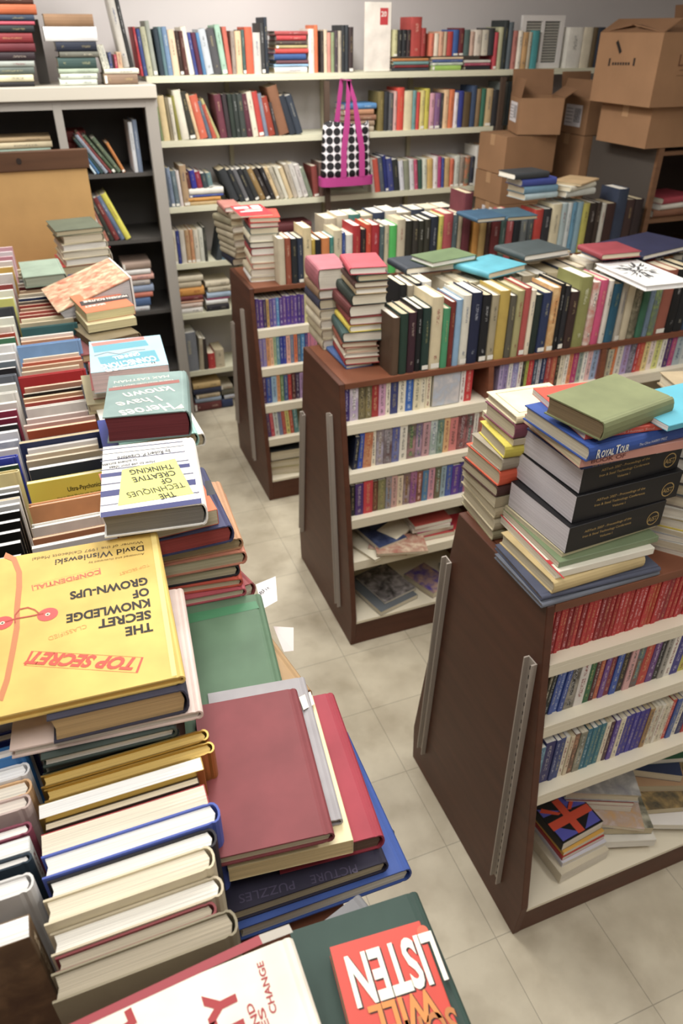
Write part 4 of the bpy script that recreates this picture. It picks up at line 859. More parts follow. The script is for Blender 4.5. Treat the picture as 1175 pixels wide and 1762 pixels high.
# white book bottom centre
zw = 1.405
pL = P(497, 1613, 2, zw); 
wb = flat((60, 1790), (497, 1612), zw, .028, .2, 'f0ead8', 'white jacketed hardback with maroon band and large red letters at the bottom edge', far=True, page='#e8dcc0')
shape(wb, [(60, 1790), (445, 1609), (452, 1624), (64, 1804)], zw, '#a83440', 'maroon_band')
shape(wb, [(445, 1609), (497, 1612-22), (504, 1604), (452, 1624)], zw, '#b8b0a4', 'grey_band')
letter(wb, 'ITY', (430, 1800), (395, 1690), zw, .028, '#b0242a', .05)
letter(wb, 'CHANGE', (477, 1741), (452, 1653), zw, .0065, '#b0242a', .02)
letter(wb, 'AND', (455, 1780), (433, 1724), zw, .0065, '#b0242a', .02)
letter(wb, 'IES', (470, 1782), (453, 1732), zw, .0065, '#b0242a', .02)
letter(wb, 'ABIL', (270, 1850), (222, 1735), zw, .026, '#b0242a', .05)
filler(-.02, .27, 22, ZT+.24, zw-.029, [], '', gL) if False else None
# maroon stack
gM = 'stack under the maroon hardback'
mr = P(572, 1440, 2, 1.335)
T2((362, 1480), (572, 1432), 1.335, .02, .255, '8a3a40', 'plain maroon hardback with a white tag, topmost near the aisle', page='#d8ccac', group=gM)
mroot = bpy.context.scene.objects[-1] if False else None
T2((388, 1452), (588, 1408), 1.3145, .014, .265, 'a8a4a8', 'grey hardback just under the plain maroon one', page='#8a7c70', group=gM)
T2((392, 1495), (608, 1445), 1.300, .03, .26, 'efdca4', 'cream yellow softcover under the grey hardback', hard=False, page='#e8cc90', group=gM)
T2((480, 1482), (657, 1436), 1.2695, .032, .27, 'a82c40', 'crimson hardback with a thin gold frame line', page='#7a5c48', group=gM)
rr = bpy.data.objects['hardcover_book'] if False else None
pz = T2((387, 1575), (664, 1482), 1.2365, .026, .24, '28243c', 'dark violet hardback with faint title PICTURE PUZZLES', page='#c8b890', group=gM)
letter(pz, 'PICTURE', (612, 1487), (533, 1507), 1.2365, .012, '#4c4460', .0)
letter(pz, 'PUZZLES', (505, 1515), (410, 1540), 1.2365, .012, '#4c4460', .0)
T2((410, 1600), (704, 1494), 1.2098, .03, .26, '2c50a0', 'glossy blue jacketed hardback under the dark violet one', page='#dcd8c8', group=gM)
filler(.185, .655, 17, ZT, 1.179, ['2c3c34'], 'of the stack beneath the maroon hardback', gM, w=.2, h=.2)
# green book and its stack
gG = 'stack under the large green hardback'
gb = T2((300, 1044), (446, 1021), 1.312, .026, .31, '56785a', 'large faded green hardback with a stained top edge', far=True, page='#b8b48c', group=gG)
shape(gb, [(306, 1060), (440, 1034), (446, 1046), (310, 1076)], 1.312, '#3c8458', 'water_stain')
filler(.155, .91, 6, ZT, 1.284, ['c8bc9c', '7c2c34', 'e0d8c4', '34405c', 'b08c5c'], 'of the stack beneath the large green hardback', gG, w=.15, h=.23)
# paper slips
def slip(pts, z, hexc, label, txt=None):
    r = empty('paper_slip', P(pts[0][0], pts[0][1], 2, z)); tag(r, label, 'paper slip'); bm = bmesh.new(); base = r.location
    bpy.context.view_layer.update()
    q = [P(p[0], p[1], 2, zz_) - base for p, zz_ in zip(pts, [z, z-.012, z-.012, z])]
    quad(bm, q); o = obj('paper', bm, mat(hexc, .6), r); m_ = o.modifiers.new('s', 'SOLIDIFY'); m_.thickness = .0004
    if txt:
        letter(r, txt[0], txt[1], txt[2], z, .009, '#2c2828', 0)
    return r
slip([(440, 1006), (474, 992), (477, 1034), (452, 1048)], 1.3, '#f0ecf0', 'white paper slip with black letters sticking out past the green hardback', ('ght', (447, 1022), (466, 1012)))
slip([(470, 1078), (505, 1080), (505, 1120), (488, 1122)], 1.24, '#dccfcc', 'pale pink paper slip lower beside the green hardback')
slip([(514, 1200), (534, 1190), (541, 1212), (522, 1222)], 1.32, '#f4f0dc', 'cream paper tab poking out behind the maroon hardback')
# Secret book pile, lying across the middle row
gs = 'pile under the yellow picture book'
T2((70, 1308), (300, 1252), 1.412, .018, .24, '3e4c46', 'dark grey green hardback lowest in the pile under the yellow book', group=gs)
T2((16, 1292), (346, 1222), 1.43, .016, .27, 'e8cfc4', 'wide pale pink picture book sticking out right of the yellow book', page='#dcd4c4', group=gs)
T2((80, 1240), (316, 1186), 1.476, .045, .23, '38384c', 'torn dark navy hardback with tan pages directly under the yellow book', page='#c8a468', group=gs)
zy = 1.491
sb = T2((-75, 1250), (316, 1162), zy, .014, .345, 'e6c050', 'yellow picture book THE SECRET KNOWLEDGE OF GROWN-UPS with string clasp', page='#e8b840', group=gs)
for s, a, b in (('THE', (262, 1071), (215, 1080)), ('SECRET', (259, 1050), (169, 1067)), ('KNOWLEDGE', (257, 1030), (114, 1058)), ('OF', (255, 1011), (227, 1017)), ('GROWN-UPS', (253, 993), (120, 1019))):
    letter(sb, s, a, b, zy, .018, '#241c18', .035)
letter(sb, 'David Wisniewski', (247, 938), (95, 963), zy, .0153, '#3a2c20', .01)
letter(sb, 'Winner of the 1997 Caldecott Medal', (246, 930), (56, 960), zy, .0076, '#7a6030', 0)
letter(sb, 'Annotated and illustrated by', (248, 951), (152, 967), zy, .0051, '#7a6030', 0)
letter(sb, 'TOP SECRET', (236, 1133), (52, 1122), zy, .021, '#e05038', .045, .25)
letter(sb, 'CONFIDENTIAL', (172, 980), (58, 1008), zy, .0105, '#e46c44', .03)
letter(sb, 'CLASSIFIED', (148, 1074), (82, 1096), zy, .0085, '#e8a044', 0)
letter(sb, 'TOP SECRET', (256, 970), (204, 986), zy, .0068, '#e8a044', 0)
def frame(root, pts, z, k, hexc):
    c = Vector((sum(p[0] for p in pts)/4, sum(p[1] for p in pts)/4))
    for i in range(4):
        a, b = Vector(pts[i]), Vector(pts[(i+1) % 4]); ia, ib = a+(c-a).normalized()*k, b+(c-b).normalized()*k
        shape(root, [a, b, ib, ia], z, hexc, 'stamp_frame')
frame(sb, [(247, 1131), (237, 1158), (41, 1145), (54, 1120)], zy, 4, '#e05038')
frame(sb, [(172, 977), (174, 988), (56, 1017), (54, 1007)], zy, 2, '#e46c44')
for (cx_, cy_) in ((82, 1057), (4, 1072)):
    disc(sb, (cx_, cy_), .0145, zy, '#e0504c', 'string_button'); disc(sb, (cx_, cy_), .0035, zy, '#e8dcc0', 'eyelet', .0008); disc(sb, (cx_, cy_), .0015, zy, '#2c2420', 'eyelet_hole', .001)
def strip(root, pts, z, wpx, hexc, name, lift=.0004):
    bm = bmesh.new(); inv = root.matrix_world.inverted(); L_ = []
    for i, p in enumerate(pts):
        a = Vector(pts[max(0, i-1)]); b = Vector(pts[min(len(pts)-1, i+1)]); d = (b-a).normalized(); n = Vector((-d.y, d.x))*wpx*(p[2] if len(p) > 2 else 1)/2 if False else Vector((-d.y, d.x))*wpx/2
        L_.append((bm.verts.new(inv @ P(p[0]+n.x, p[1]+n.y, 2, z+lift)), bm.verts.new(inv @ P(p[0]-n.x, p[1]-n.y, 2, z+lift))))
    for i in range(len(L_)-1): bm.faces.new((L_[i][0], L_[i+1][0], L_[i+1][1], L_[i][1]))
    obj(name, bm, mat(hexc, .45), cov(root))
strip(sb, [(8, 955), (24, 962), (33, 985), (33, 1010), (29, 1050), (29, 1080), (22, 1120), (12, 1170), (0, 1205)], zy, 10, '#cf8048', 'flap_line')
strip(sb, [(8, 1070), (28, 1064), (52, 1060), (75, 1055)], zy, 2, '#c44834', 'string', .0009)
strip(sb, [(26, 1072), (26, 1058), (34, 1048), (48, 1045), (60, 1049), (68, 1056)], zy, 2, '#c44834', 'string', .001)
strip(sb, [(263, 917), (300, 1163)], zy, 9, '#f8dc78', 'spine_crease')
# Techniques stack
gT = 'stack under the creative thinking book'
b = P(421, 1018, 2, 1.33)
T2((240, 1046), (421, 1012), 1.331, .018, .22, 'b84c58', 'pinkish red hardback lowest visible under the striped book stack', group=gT)
T2((235, 1022), (415, 995), 1.350, .018, .21, 'c84c34', 'brick red covered hardback under the black one, spine to the aisle', page='#d8cba8', group=gT)
T2((230, 1003), (408, 972), 1.376, .025, .21, '2a2830', 'black hardback in the stack under the orange jacket book', page='#c8bc98', group=gT)
T2((235, 982), (420, 948), 1.406, .029, .215, 'c87c60', 'salmon coloured hardback in the stack under the orange jacket book', page='#c0b490', group=gT)
T2((230, 960), (414, 925), 1.432, .025, .21, 'c08c60', 'tan brown hardback right under the red edged navy book', page='#b09c70', group=gT)
T2((225, 940), (397, 903), 1.470, .037, .22, '3c4068', 'navy hardback with brick red page edges under the orange jacket', page='#a83c34', group=gT)
og = T2((205, 916), (374, 876), 1.502, .031, .21, 'ec6c34', 'orange jacketed softcover with a black square under the striped book', hard=False, page='#cfc09a', group=gT)
shape(og, [(352, 828), (362, 826), (372, 850), (356, 853)], 1.502, '#2c2c34')
zt2 = 1.547
tq = T2((172, 892), (350, 862), zt2, .0445-.001, .24, 'f4f2ec', 'striped white and navy hardback THE TECHNIQUES OF CREATIVE THINKING with yellow patch', page='#7c7870', group=gT, rot=4)
def band(y0l, y0r, hl, c='#2c3478', xl=172, xr=345, m=None):
    shape(tq, [(xl, y0l), (xr, y0r), (xr+1, y0r+hl*.95), (xl, y0l+hl)], zt2, c)
band(882, 857, 9, xl=173, xr=346); band(870, 846, 1.2, '#2c3060', 173, 342); band(846, 824, 10, xl=173, xr=336); band(834, 813, 1.5, '#2c3060', 173, 332); band(816, 797, 6.5, xl=173, xr=326); band(809, 791, 1.2, '#2c3060', 173, 324)
band(793, 776, 1.2, '#2c3060', 173, 318); band(782, 766, .8, '#3a3a44', 173, 316); band(774, 759, 1.2, '#2c3060', 173, 314)
shape(tq, [(210, 808), (301, 789), (333, 849), (203, 870)], zt2, '#f2ee5c', 'yellow_patch', .0006)
for s, a, b in (('THE', (300, 845), (272, 851)), ('TECHNIQUES', (316, 829), (217, 848)), ('OF', (293, 821), (275, 825)), ('CREATIVE', (300, 809), (226, 822)), ('THINKING', (298, 798), (222, 809))):
    letter(tq, s, a, b, zt2+.0006, .0175, '#20241c', 0 if 'Q' in s else .015, -.2)
letter(tq, 'by Robert P. Crawford', (292, 773), (202, 786), zt2, .0123, '#24242c', .015)
letter(tq, 'How to use your ideas', (266, 792), (188, 803), zt2, .0095, '#34343c', .01)
letter(tq, 'to achieve success', (235, 789), (176, 799), zt2, .0095, '#34343c', .01)
filler(.125, 1.165, 12, ZT, 1.312, ['6a3a2c', 'c8bca0', '3a4a6c', '8c8468', 'a04a4c'], 'beneath the striped white and navy book', gT, w=.155, h=.22)
# Heroes stack
gH = 'stack under the Heroes book'
zh = 1.515
T2((182, 790), (328, 765), 1.418, .03, .2, '2c3ca0', 'blue edged hardback showing behind the striped book', page='#c8b890', group=gH)
T2((190, 775), (350, 745), 1.386, .035, .25, 'f0ece0', 'white hardback sticking out to the aisle beneath the teal one', page='#c8b890', group=gH)
T2((205, 765), (338, 744), 1.452, .033, .2, '9cd0c4', 'mint green hardback poking out directly beneath the teal jacket book', page='#bca880', group=gH)
hb = T2((176, 722), (323, 703), zh, .062, .225, '809c98', 'pale teal jacketed hardback Heroes I have known with dark red page edges', page='#7c2c34', group=gH, rot=6)
shape(hb, [(187, 668), (308, 653), (309, 658), (187, 673)], zh, '#a05c54')
letter(hb, 'Heroes', (296, 692), (204, 707), zh, .0380, '#f6f2e4', .01, -.35)
letter(hb, 'I have', (276, 680), (198, 693), zh, .0304, '#f6f2e4', .005, -.35)
letter(hb, 'known', (296, 663), (210, 677), zh, .0342, '#f6f2e4', .005, -.35)
letter(hb, 'MAX EASTMAN', (290, 645), (196, 656), zh, .0133, '#eeeadc', 0)
letter(hb, 'TWELVE WHO LIVED GREAT LIVES', (298, 652), (194, 665), zh+.0004, .0066, '#ecdcd0', 0)
shape(hb, [(312, 695), (317, 702), (300, 703)], zh, '#efe8d0')
T2((200, 720), (334, 700), 1.45, .03, .24, 'a0d4c8', 'mint green paperback sticking out beside the teal jacket book', hard=False, group=None) if False else None
filler(.13, 1.62, 4, ZT, 1.35, ['8c8468', '2c3850', 'c8bca0', 'a04a3c', '5c6c5c', 'd8ccb0'], 'beneath the pale teal Heroes book', gH, w=.165, h=.2)
lay(.215, 1.62, 1.352, .05, .2, .03, 4, 'a4d8cc', 'mint green paperback jutting out to the aisle beside the Heroes book', group=gH) if False else None
# Connections stack
gN = 'stack under the pale blue paperback'
zn = 1.49
T2((152, 712), (290, 690), 1.375, .03, .2, '3a3444', 'dark paged hardback low under the pale blue paperback', page='#c8b490', group=gN)
T2((150, 697), (290, 676), 1.405, .028, .2, 'b8ac80', 'khaki hardback under the pale blue paperback', page='#c8b88c', group=gN)
T2((158, 672), (290, 655), 1.431, .025, .2, 'c83830', 'red edged cream paperback beneath the pale blue one', hard=False, page='#ecdcc8', group=gN)
cn = T2((156, 642), (290, 627), zn, .055, .225, 'a8d4e4', 'pale blue paperback CONNECTIONS with teal panels and a red strip', hard=False, page='#ecd0cc', group=gN)
shape(cn, [(156, 591), (247, 579), (249, 584), (159, 596)], zn, '#e07c70')
shape(cn, [(159, 596), (250, 585), (256, 594), (162, 607)], zn, '#54a8bc')
shape(cn, [(168, 615), (266, 602), (275, 621), (178, 636)], zn, '#54a8bc')
letter(cn, 'GRINNELL', (238, 606), (193, 614), zn+.0004, .0234, '#f4f4f0', .02)
letter(cn, 'CONNECTIONS', (265, 612), (172, 628), zn+.0004, .0338, '#f4f4f0', .03)
letter(cn, 'MARY FORD', (268, 622), (180, 636), zn+.0004, .0182, '#f4f4f0', .01)
strip(cn, [(162, 612), (185, 606), (205, 609), (230, 602), (250, 601)], zn, 1.4, '#8c98a0', 'pen_drawing', .0006)
filler(.14, 1.86, 4, ZT, 1.343, ['a89c80', '34405c', 'c8bca0', '8c3c34', 'd8ccb0', '6c5c4c'], 'of the stack beneath the pale blue paperback', gN, w=.17, h=.2)
# orange paperback stack
gO = 'stack under the orange paperback'
zo = 1.43
T2((140, 612), (247, 592), 1.345, .025, .22, '7c3434', 'maroon bound cream paged hardback under the orange paperback', page='#c8ac7c', group=gO)
T2((160, 590), (240, 572), 1.368, .022, .2, '7c6c48', 'brown paged hardback under the orange paperback pair', page='#8c7c5c', group=gO)
T2((150, 560), (234, 546), 1.399, .026, .17, 'd8cc9c', 'cream paperback directly beneath the orange one', hard=False, page='#d8cc98', group=gO)
op = T2((148, 539), (231, 525), zo, .03, .215, 'ec7440', 'orange paperback with black bar and white lettering', hard=False, page='#d4c890', group=gO)
shape(op, [(136, 519), (219, 506), (223, 513), (140, 527)], zo, '#3a3230')
letter(op, 'MODERN ROUTINE', (217, 507), (142, 518), zo+.0004, .0216, '#f4ece0', .03)
letter(op, 'SECRET', (180, 521), (144, 527), zo+.0004, .0180, '#f4ece0', .03)
filler(.14, 2.43, 4, ZT, 1.318, ['a04a3c', '34405c', 'c8bca0', 'd8ccb0', '6c5c4c'], 'of the stack beneath the orange paperback', gO, w=.17, h=.2)
# leaning book in the aisle side
mkbook(Matrix.Translation((.3, 2.55, 1.2)) @ Matrix.Rotation(math.radians(28), 4, 'Y') @ Matrix.Rotation(PI/2, 4, 'X'), .03, .03, .01, 'b8a888', 'x', always=True) if False else None
# propped-open picture book
qo = P(205, 500, 2, 1.42)
pbk = empty('picture_book', M=Matrix.Translation((.09, 2.78, 1.372)) @ Matrix.Rotation(math.radians(8), 4, 'Z'))
tag(pbk, 'large open picture book with painted cover propped up like a roof on the left books', 'picture book')
bm = bmesh.new(); A_ = math.radians(16); W_, D_ = .26, .3
def slab(bm, x0, z0, ang, ln, th, mi, y0=-.15, y1=.15):
    M = Matrix.Translation((x0, 0, z0)) @ Matrix.Rotation(-ang, 4, 'Y'); box(bm, -ln, 0, y0, y1, 0, th, mi, M=M)
slab(bm, .12, .104, math.radians(17), .27, .004, 0); obj('front_cover', bm, mat('#c86a48', .35, 'art', 0, '#f0dcb0'), pbk)
bm = bmesh.new(); extr(bm, [(.118, .1), (-.13, .024), (-.12, .006), (.118, .006)], 1, -.146, .146); obj('page_block', bm, mat('#c8c4c6', .7, 'pages'), pbk)
bm = bmesh.new(); box(bm, .121, .127, -.15, .15, .0, .109); obj('spine', bm, mat('#f0ece6', .35), pbk)
bm = bmesh.new(); slab(bm, .12, .0, 0, .24, .004, 0); obj('back_cover', bm, mat('#f0ece6', .35), pbk)
filler(.1, 2.8, 4, ZT, 1.37, ['a04a3c', '8c8468', 'c8bca0', '34405c', 'd8ccb0', '6c5c4c'], 'of the stack beneath the propped-open picture book', 'stack under the open picture book', w=.17, h=.22)
T2((40, 478), (112, 470), 1.425, .04, .24, '8ca08c', 'sage green hardback box lying flat at the far end of the middle row', page='#a8b09c')
# far end stack
gE = 'stack by the tan panel'
zz = ZT
for i, (c, lab, t, dx, w) in enumerate((('8a8468', 'olive beige hardback at the foot of the stack by the tan panel', .06, 0, .2), ('34405c', 'navy hardback second from the foot by the tan panel', .06, 0, .2), ('c03c34', 'red hardback third from the foot by the tan panel', .064, -.01, .2), ('c8b890', 'beige hardback in the middle of the stack by the tan panel', .03, 0, .19), ('e0d4b4', 'cream softcover in the stack by the tan panel', .03, .005, .2),
        ('dcd0b0', 'pale softcover with printed edge in the stack by the tan panel', .03, 0, .19), ('b8ac88', 'khaki hardback second from top by the tan panel', .035, .005, .17), ('5c6450', 'dark olive hardback topmost by the tan panel', .022, -.01, .2))):
    lay(.12+dx, 3.6, zz, w, .24, t, 4+3*(i % 2), c, lab, hard=True, group=gE); zz += t+.0006
wb2 = T2((112, 440), (190, 432), 1.36, .05, .2, 'ece4d4', 'white jacketed hardback with red letters behind the open picture book', page='#b8a888')
filler(.12, 3.33, 3, ZT, 1.309, ['a04a3c', '8c8468', 'c8bca0', '34405c'], 'beneath the white jacketed book with red letters', 'stack near the tan panel', w=.17, h=.2)
letter(wb2, 'Doorstop', (188, 424), (148, 430), 1.36, .02, '#a83038', .02)
# a few books visible between stacks on the aisle edge
# ================================================================== BACK WALL BOOKS (small in the photo)
Yt = YB+.01
PW = ['8c8c84', 'c8bca0', '3a3c44', '6a3030', 'd8d0bc', '4c6c80', 'b8503c', '2c3430', 'e0dccc', '7c6c50', '5c5c60', 'a89878']
def brow(px0, z, spec, place, group=None, **k):
    spec = ' '.join(':'.join([q if i != 2 or not q else '%.3f' % (float(q)*.88) for i, q in enumerate(tk.split(':'))]) for tk in spec.split())
    row(px0, Yt, z, spec, place, hard=True, dep=.16, hd=.2, setback=0, group=group or 'books '+place, **k)
brow(243, 1.99, '5:c03038:.25:4 7:3c5090:.24:4 10:b4b494:.25:4 8:9aa094:.28:4', 'at the left end of the top wall shelf')
brow(276, 1.99, '8:2c3c48:.24:3 6:5c8088:.25:3 9:6c8cb0:.25:3 12:e4c8a4:.235:3 7:3c2820:.23:3 8:5c3028:.23:3 10:e4dccc:.25:7 6:3c4890:.22:7 8:5c2440:.22:7 6:4880b0:.22:7 13:bcc4cc:.24:8 14:4c4c50:.24:8 10:9cc4ac:.26:7 8:c8604c:.25:5 7:9c8c80:.23 11:e0bc90:.23 6:40605c:.235 13:e0562c:.25 13:c8c4bc:.22 7:3a3a3a:.27 6:28303c:.3', 'on the left part of the top wall shelf')
brow(532, 1.99, '10:e8e0d0:.24 6:e07038:.26 5:- 5:3c3430:.23 6:dcc4a4:.235 6:d89080:.22 6:8c9c70:.22 6:4c4048:.23 6:b8ac98:.23 6:2c3034:.26 6:343a40:.26 8:3a2c2c:.25', 'before the big white book on wall shelf')
xa, xb = xat(628, Yt, 1.99), xat(671, Yt, 1.99)
M = Matrix.Translation(((xa+xb)/2, Yt+.02, 1.99+.17)) @ Matrix.Rotation(PI/2, 4, 'X')
bw_ = mkbook(M, xb-xa, .335, .015, 'efe6da', 'big white book with a small red panel standing face out on the top wall shelf', True, always=True, parts=True, ink=[])
lq(bw_, [(.01, .06), (.06, .06), (.06, .14), (.01, .14)], '#cc3038', .0156)
me = textmesh('20', .02); me.transform(Matrix.Translation((.015, .1, .016)) @ Matrix.Diagonal((.035, .035, 1, 1))); me.materials.clear(); me.materials.append(mat('#efe6da', .5)); o = bpy.data.objects.new('lettering', me); C.objects.link(o); o.parent = cov(bw_)
brow(676, 1.99+.075, '8:c8c48c:.15 7:2c2c2c:.15 8:24262a:.15 7:3c2c2c:.15 18:b83c34:.22 8:a02c28:.16 6:- 8:e07050:.13 8:e8d8c0:.13 8:d8a080:.14 6:c8b090:.14 10:c83c34:.14 10:3460a8:.15 9:6c2028:.16 10:4c6460:.15 8:c8a490:.14 12:d4c8b8:.15 12:ccc4b0:.15 10:343438:.16', 'above flat books, top wall shelf')
def flats(px0, px1, z, items, place, group, dep=.16, hard=True):
    for i, (c, t) in enumerate(items):
        xa, xb = xat(px0+random.uniform(-3, 3), Yt, z), xat(px1+random.uniform(-4, 3), Yt, z)
        M = Matrix.Translation(((xa+xb)/2, Yt+dep/2, z)) @ Matrix.Rotation(-PI/2, 4, 'Z')
        mkbook(M, dep, xb-xa, t, c, f"{cname(c)} {'hardback' if hard else 'paperback'} {ordn(i)} up {place}", hard, group=group, ink='auto'); z += t+.0006
    return z
flats(473, 530, 1.99, [('e8e4dc', .03), ('8cb8d8', .014), ('6c4048', .018), ('2c5490', .03), ('c83c34', .024), ('b0a068', .016), ('4c3c38', .02), ('c03438', .024), ('a84040', .02)], 'in the coloured pile, top wall shelf', 'coloured pile on the top wall shelf')
flats(676, 740, 1.99, [('3a4048', .016), ('8c2c30', .014), ('6c9c9c', .018), ('c8803c', .015)], 'right of the big white book', 'flat books right of the big white book')
flats(743, 795, 1.99, [('a0cc4c', .025), ('c8d4c0', .015), ('4c64a0', .015), ('e8c89c', .012)], 'in the lime green pile, top shelf', 'flat books with the lime one')
flats(798, 845, 1.99, [('2a2a30', .02), ('b84c68', .015), ('d8d4c8', .015)], 'in the low pile, top wall shelf', 'low flat pile mid right')
brow(846, 1.99, '7:c43c48:.22 8:b8b890:.25 8:2c3434:.29 8:5c6870:.28 9:cc7c70:.23 8:efe4d0:.23 10:d8a868:.22 6:c8bca0:.22 12:3c9ca0:.23', 'on the top wall shelf right part')
brow(970, 1.99, '26:ece8dc:.25 16:e0d4b8:.25 8:6c5838:.25 12:303848:.25 6:d8ccc0:.25 10:2c6870:.25 8:8cacc4:.24 12:3a4048:.24', 'at the far right of the top wall shelf')
# framed window-like picture leaning on that shelf
fr = empty('framed_picture', (xat(932, YB+.02, 2.1), YB+.03, 1.991)); tag(fr, 'white framed picture of grey slats leaning at the right of the top wall shelf', 'picture frame')
hw = (xat(970, YB, 2.1)-xat(898, YB, 2.1))/2
bm = bmesh.new()
for a in ((-hw, hw, 0, .03), (-hw, hw, .25, .28), (-hw, -hw+.03, .03, .25), (hw-.03, hw, .03, .25), (-.01, .01, .03, .25)): box(bm, a[0], a[1], 0, .02, a[2], a[3])
obj('frame', bm, mat('#e4e0dc', .5), fr)
bm = bmesh.new(); box(bm, -hw+.03, hw-.03, .012, .016, .03, .25)
for k in range(14): box(bm, -hw+.031, hw-.031, .006, .0115, .038+k*.015, .046+k*.015, 1)
obj('slatted_picture', bm, [mat('#7c7c78', .6), mat('#aaa89c', .6)], fr)
brow(262, 1.676, '10:d87864:.25:3 6:5c5450:.25:3 4:7c9060:.25:3 12:dcc48c:.25:3 6:8c8060:.24:3 7:dcd4c0:.24:3 6:8c8830:.25:4 14:ded8c4:.28:6 12:34342a:.27:8 6:e0c090:.26:11 14:d05c3c:.25:11 7:5c6c80:.22:14 8:c05038:.2:16 6:b8b070:.24:22 12:6c3040:.25:6 8:3a3034:.25:5 8:2c3830:.25:4 8:343c38:.25:4 10:3c4440:.25:4 10:5c2838:.25:6 10:e0d8c0:.26:8 10:c43830:.26:8 7:7c88a0:.25:9 12:a83c24:.23:12 6:403838:.2:12 18:8c5c3c:.29:15 12:2c3440:.24:18 12:343e4c:.24:18', 'on the left part of the second wall shelf')
brow(650, 1.676, '10:7c6c34:.24 8:2c2e34:.24 8:5c5c60:.23 6:d8a8a0:.24 12:e0402c:.26 14:dccfa4:.24 7:6ca0a0:.24 6:d83c34:.23 8:d8c870:.24 8:c8bc28:.25 9:d89cac:.22 10:8c6090:.22 5:3c3c44:.22 9:e4bc8c:.24 9:dc7038:.24 7:e8e0e4:.22 9:303c94:.23 12:5c4828:.22 9:344868:.26 8:8c7048:.24 8:2c7058:.24 12:c8ac78:.24 12:2c2c30:.23 12:7c8480:.28 8:2c3434:.28 16:c8bca4:.2', 'on the right part of the second wall shelf')
flats(742, 792, 1.676+.262, [('20242c', .02), ('e0943c', .014), ('d8c8a4', .014)], 'across the middle right of second wall shelf', 'flat books over the second wall shelf') if False else None
zz = flats(590, 645, 1.676, [('b8a890', .03), ('a88c70', .03), ('9c6c50', .03), ('c08860', .03), ('4c88c0', .03)], 'behind the tote bag on the second wall shelf', 'pile behind the tote bag')
brow(282, 1.327, '7:34383a:.24:3 7:5c6874:.24:3 7:8090a8:.24:3 8:6c8088:.22:3 6:e4d8d4:.22:3 12:b89870:.25:2', 'at the left end of the third wall shelf')
zz = flats(326, 382, 1.327, [('c8a870', .02), ('e09c30', .022), ('3c50a0', .014), ('e8e4d8', .035)], 'of the pile on the left of third wall shelf', 'pile on the third wall shelf')
brow(322, zz, '8:6c3830:.1:5 10:3034a0:.11:5 10:a02c44:.1:8 9:3c4c54:.09:8 9:6c8c90:.09:8', 'above the small third wall shelf pile')
brow(400, 1.327, '14:34383c:.22:22 9:2c3034:.22:22 8:6c6c70:.22:22 9:2a2c30:.22:22 9:3a3c3c:.22:22 10:9c7c44:.22:24 9:342c28:.22:24 8:2c2a2c:.22:22 7:dcc08c:.22:22 8:b8b09c:.22:22 7:dcd8c4:.22:20 8:e0c898:.21:20 8:c8bca8:.23:18 9:e0dcd4:.23:18 9:d4ccc8:.22:18 8:8c9880:.2:20 10:8c3c34:.2:5 10:7c5c50:.22', 'in the leaning run on the third wall shelf')
brow(640, 1.327, '6:e8e0d4:.22:8 9:e05840:.22:8 8:5c6470:.23:8 6:24307c:.24:8 10:40488c:.22:8 10:2c3030:.21:8 8:d8d8e0:.2:7 9:8c9078:.2:6 8:dcd8dc:.2:6 6:c84c70:.2:6 7:34584c:.2:5 8:d8dcc8:.2:4 10:dcb45c:.2:4 8:e8e0e0:.21:3 6:b83878:.21:3 5:3c50a0:.2:3 9:c8a468:.2:2 7:e4704c:.19:2 9:d0d4c8:.21 8:9c8c7c:.2 9:e0743c/408c7c:.2 8:3a3c4c:.2 8:d8d4cc:.27 8:dc9c60:.27 10:b8b0a8:.27 10:c8b8b4:.27 8:- 12:dce0dc:.2 14:8c8078:.16', 'on the right part of the third wall shelf')
flats(700, 762, 1.297 if False else 1.327, [('8c3c30', .02)], 'in front on the third wall shelf', None) if False else None
brow(288, 1.0, '8:d8d030:.23 6:c8c4b0:.22 6:d8d0b8:.22 6:303c8c:.22 9:d8d0c0:.22 8:c8a070:.22 6:dc9c68:.22 9:dcd4c0:.22 8:d8d8c8:.22 5:3a3c34:.23', 'on the fourth wall shelf at left')
brow(372, 1.0, '10:3c4448:.24:-14 8:5c7c90:.24:-14', 'leaning on the fourth wall shelf')
z1 = flats(302, 350, .687, [('e8e4dc', .035), ('d8c0b0', .03), ('d8a080', .015), ('7c2c2c', .03), ('e0982c', .05), ('c8b898', .035), ('ccc0a4', .035)], 'of the left pile on the fifth wall shelf', 'left pile on the fifth wall shelf')
z1 = flats(356, 396, .687, [('2c2830', .04), ('e8e8e4', .03), ('a83c6c', .01), ('a8c0d8', .035), ('c8bca0', .035), ('d0c4a8', .035)], 'of the right pile on the fifth wall shelf', 'right pile on the fifth wall shelf')
brow(318, .3, '26:7c8088:.3 8:b8ac90:.25:-4 8:3c302c:.24 12:c83030:.12 16:c8b898:.14', 'standing on the lowest wall shelf')
z1 = flats(336, 382, .004, [('6c3030', .06), ('8c9cb0', .03), ('b8a480', .03), ('2c3048', .04), ('c8a868', .04)], 'of the floor pile under the wall shelves', 'floor pile under the wall shelves')
flats(384, 404, .004, [('2c3c64', .06), ('bcc0c8', .03), ('5c5848', .04), ('a89c84', .03)], 'of the second floor pile under the wall shelves', 'second floor pile under the wall shelves')
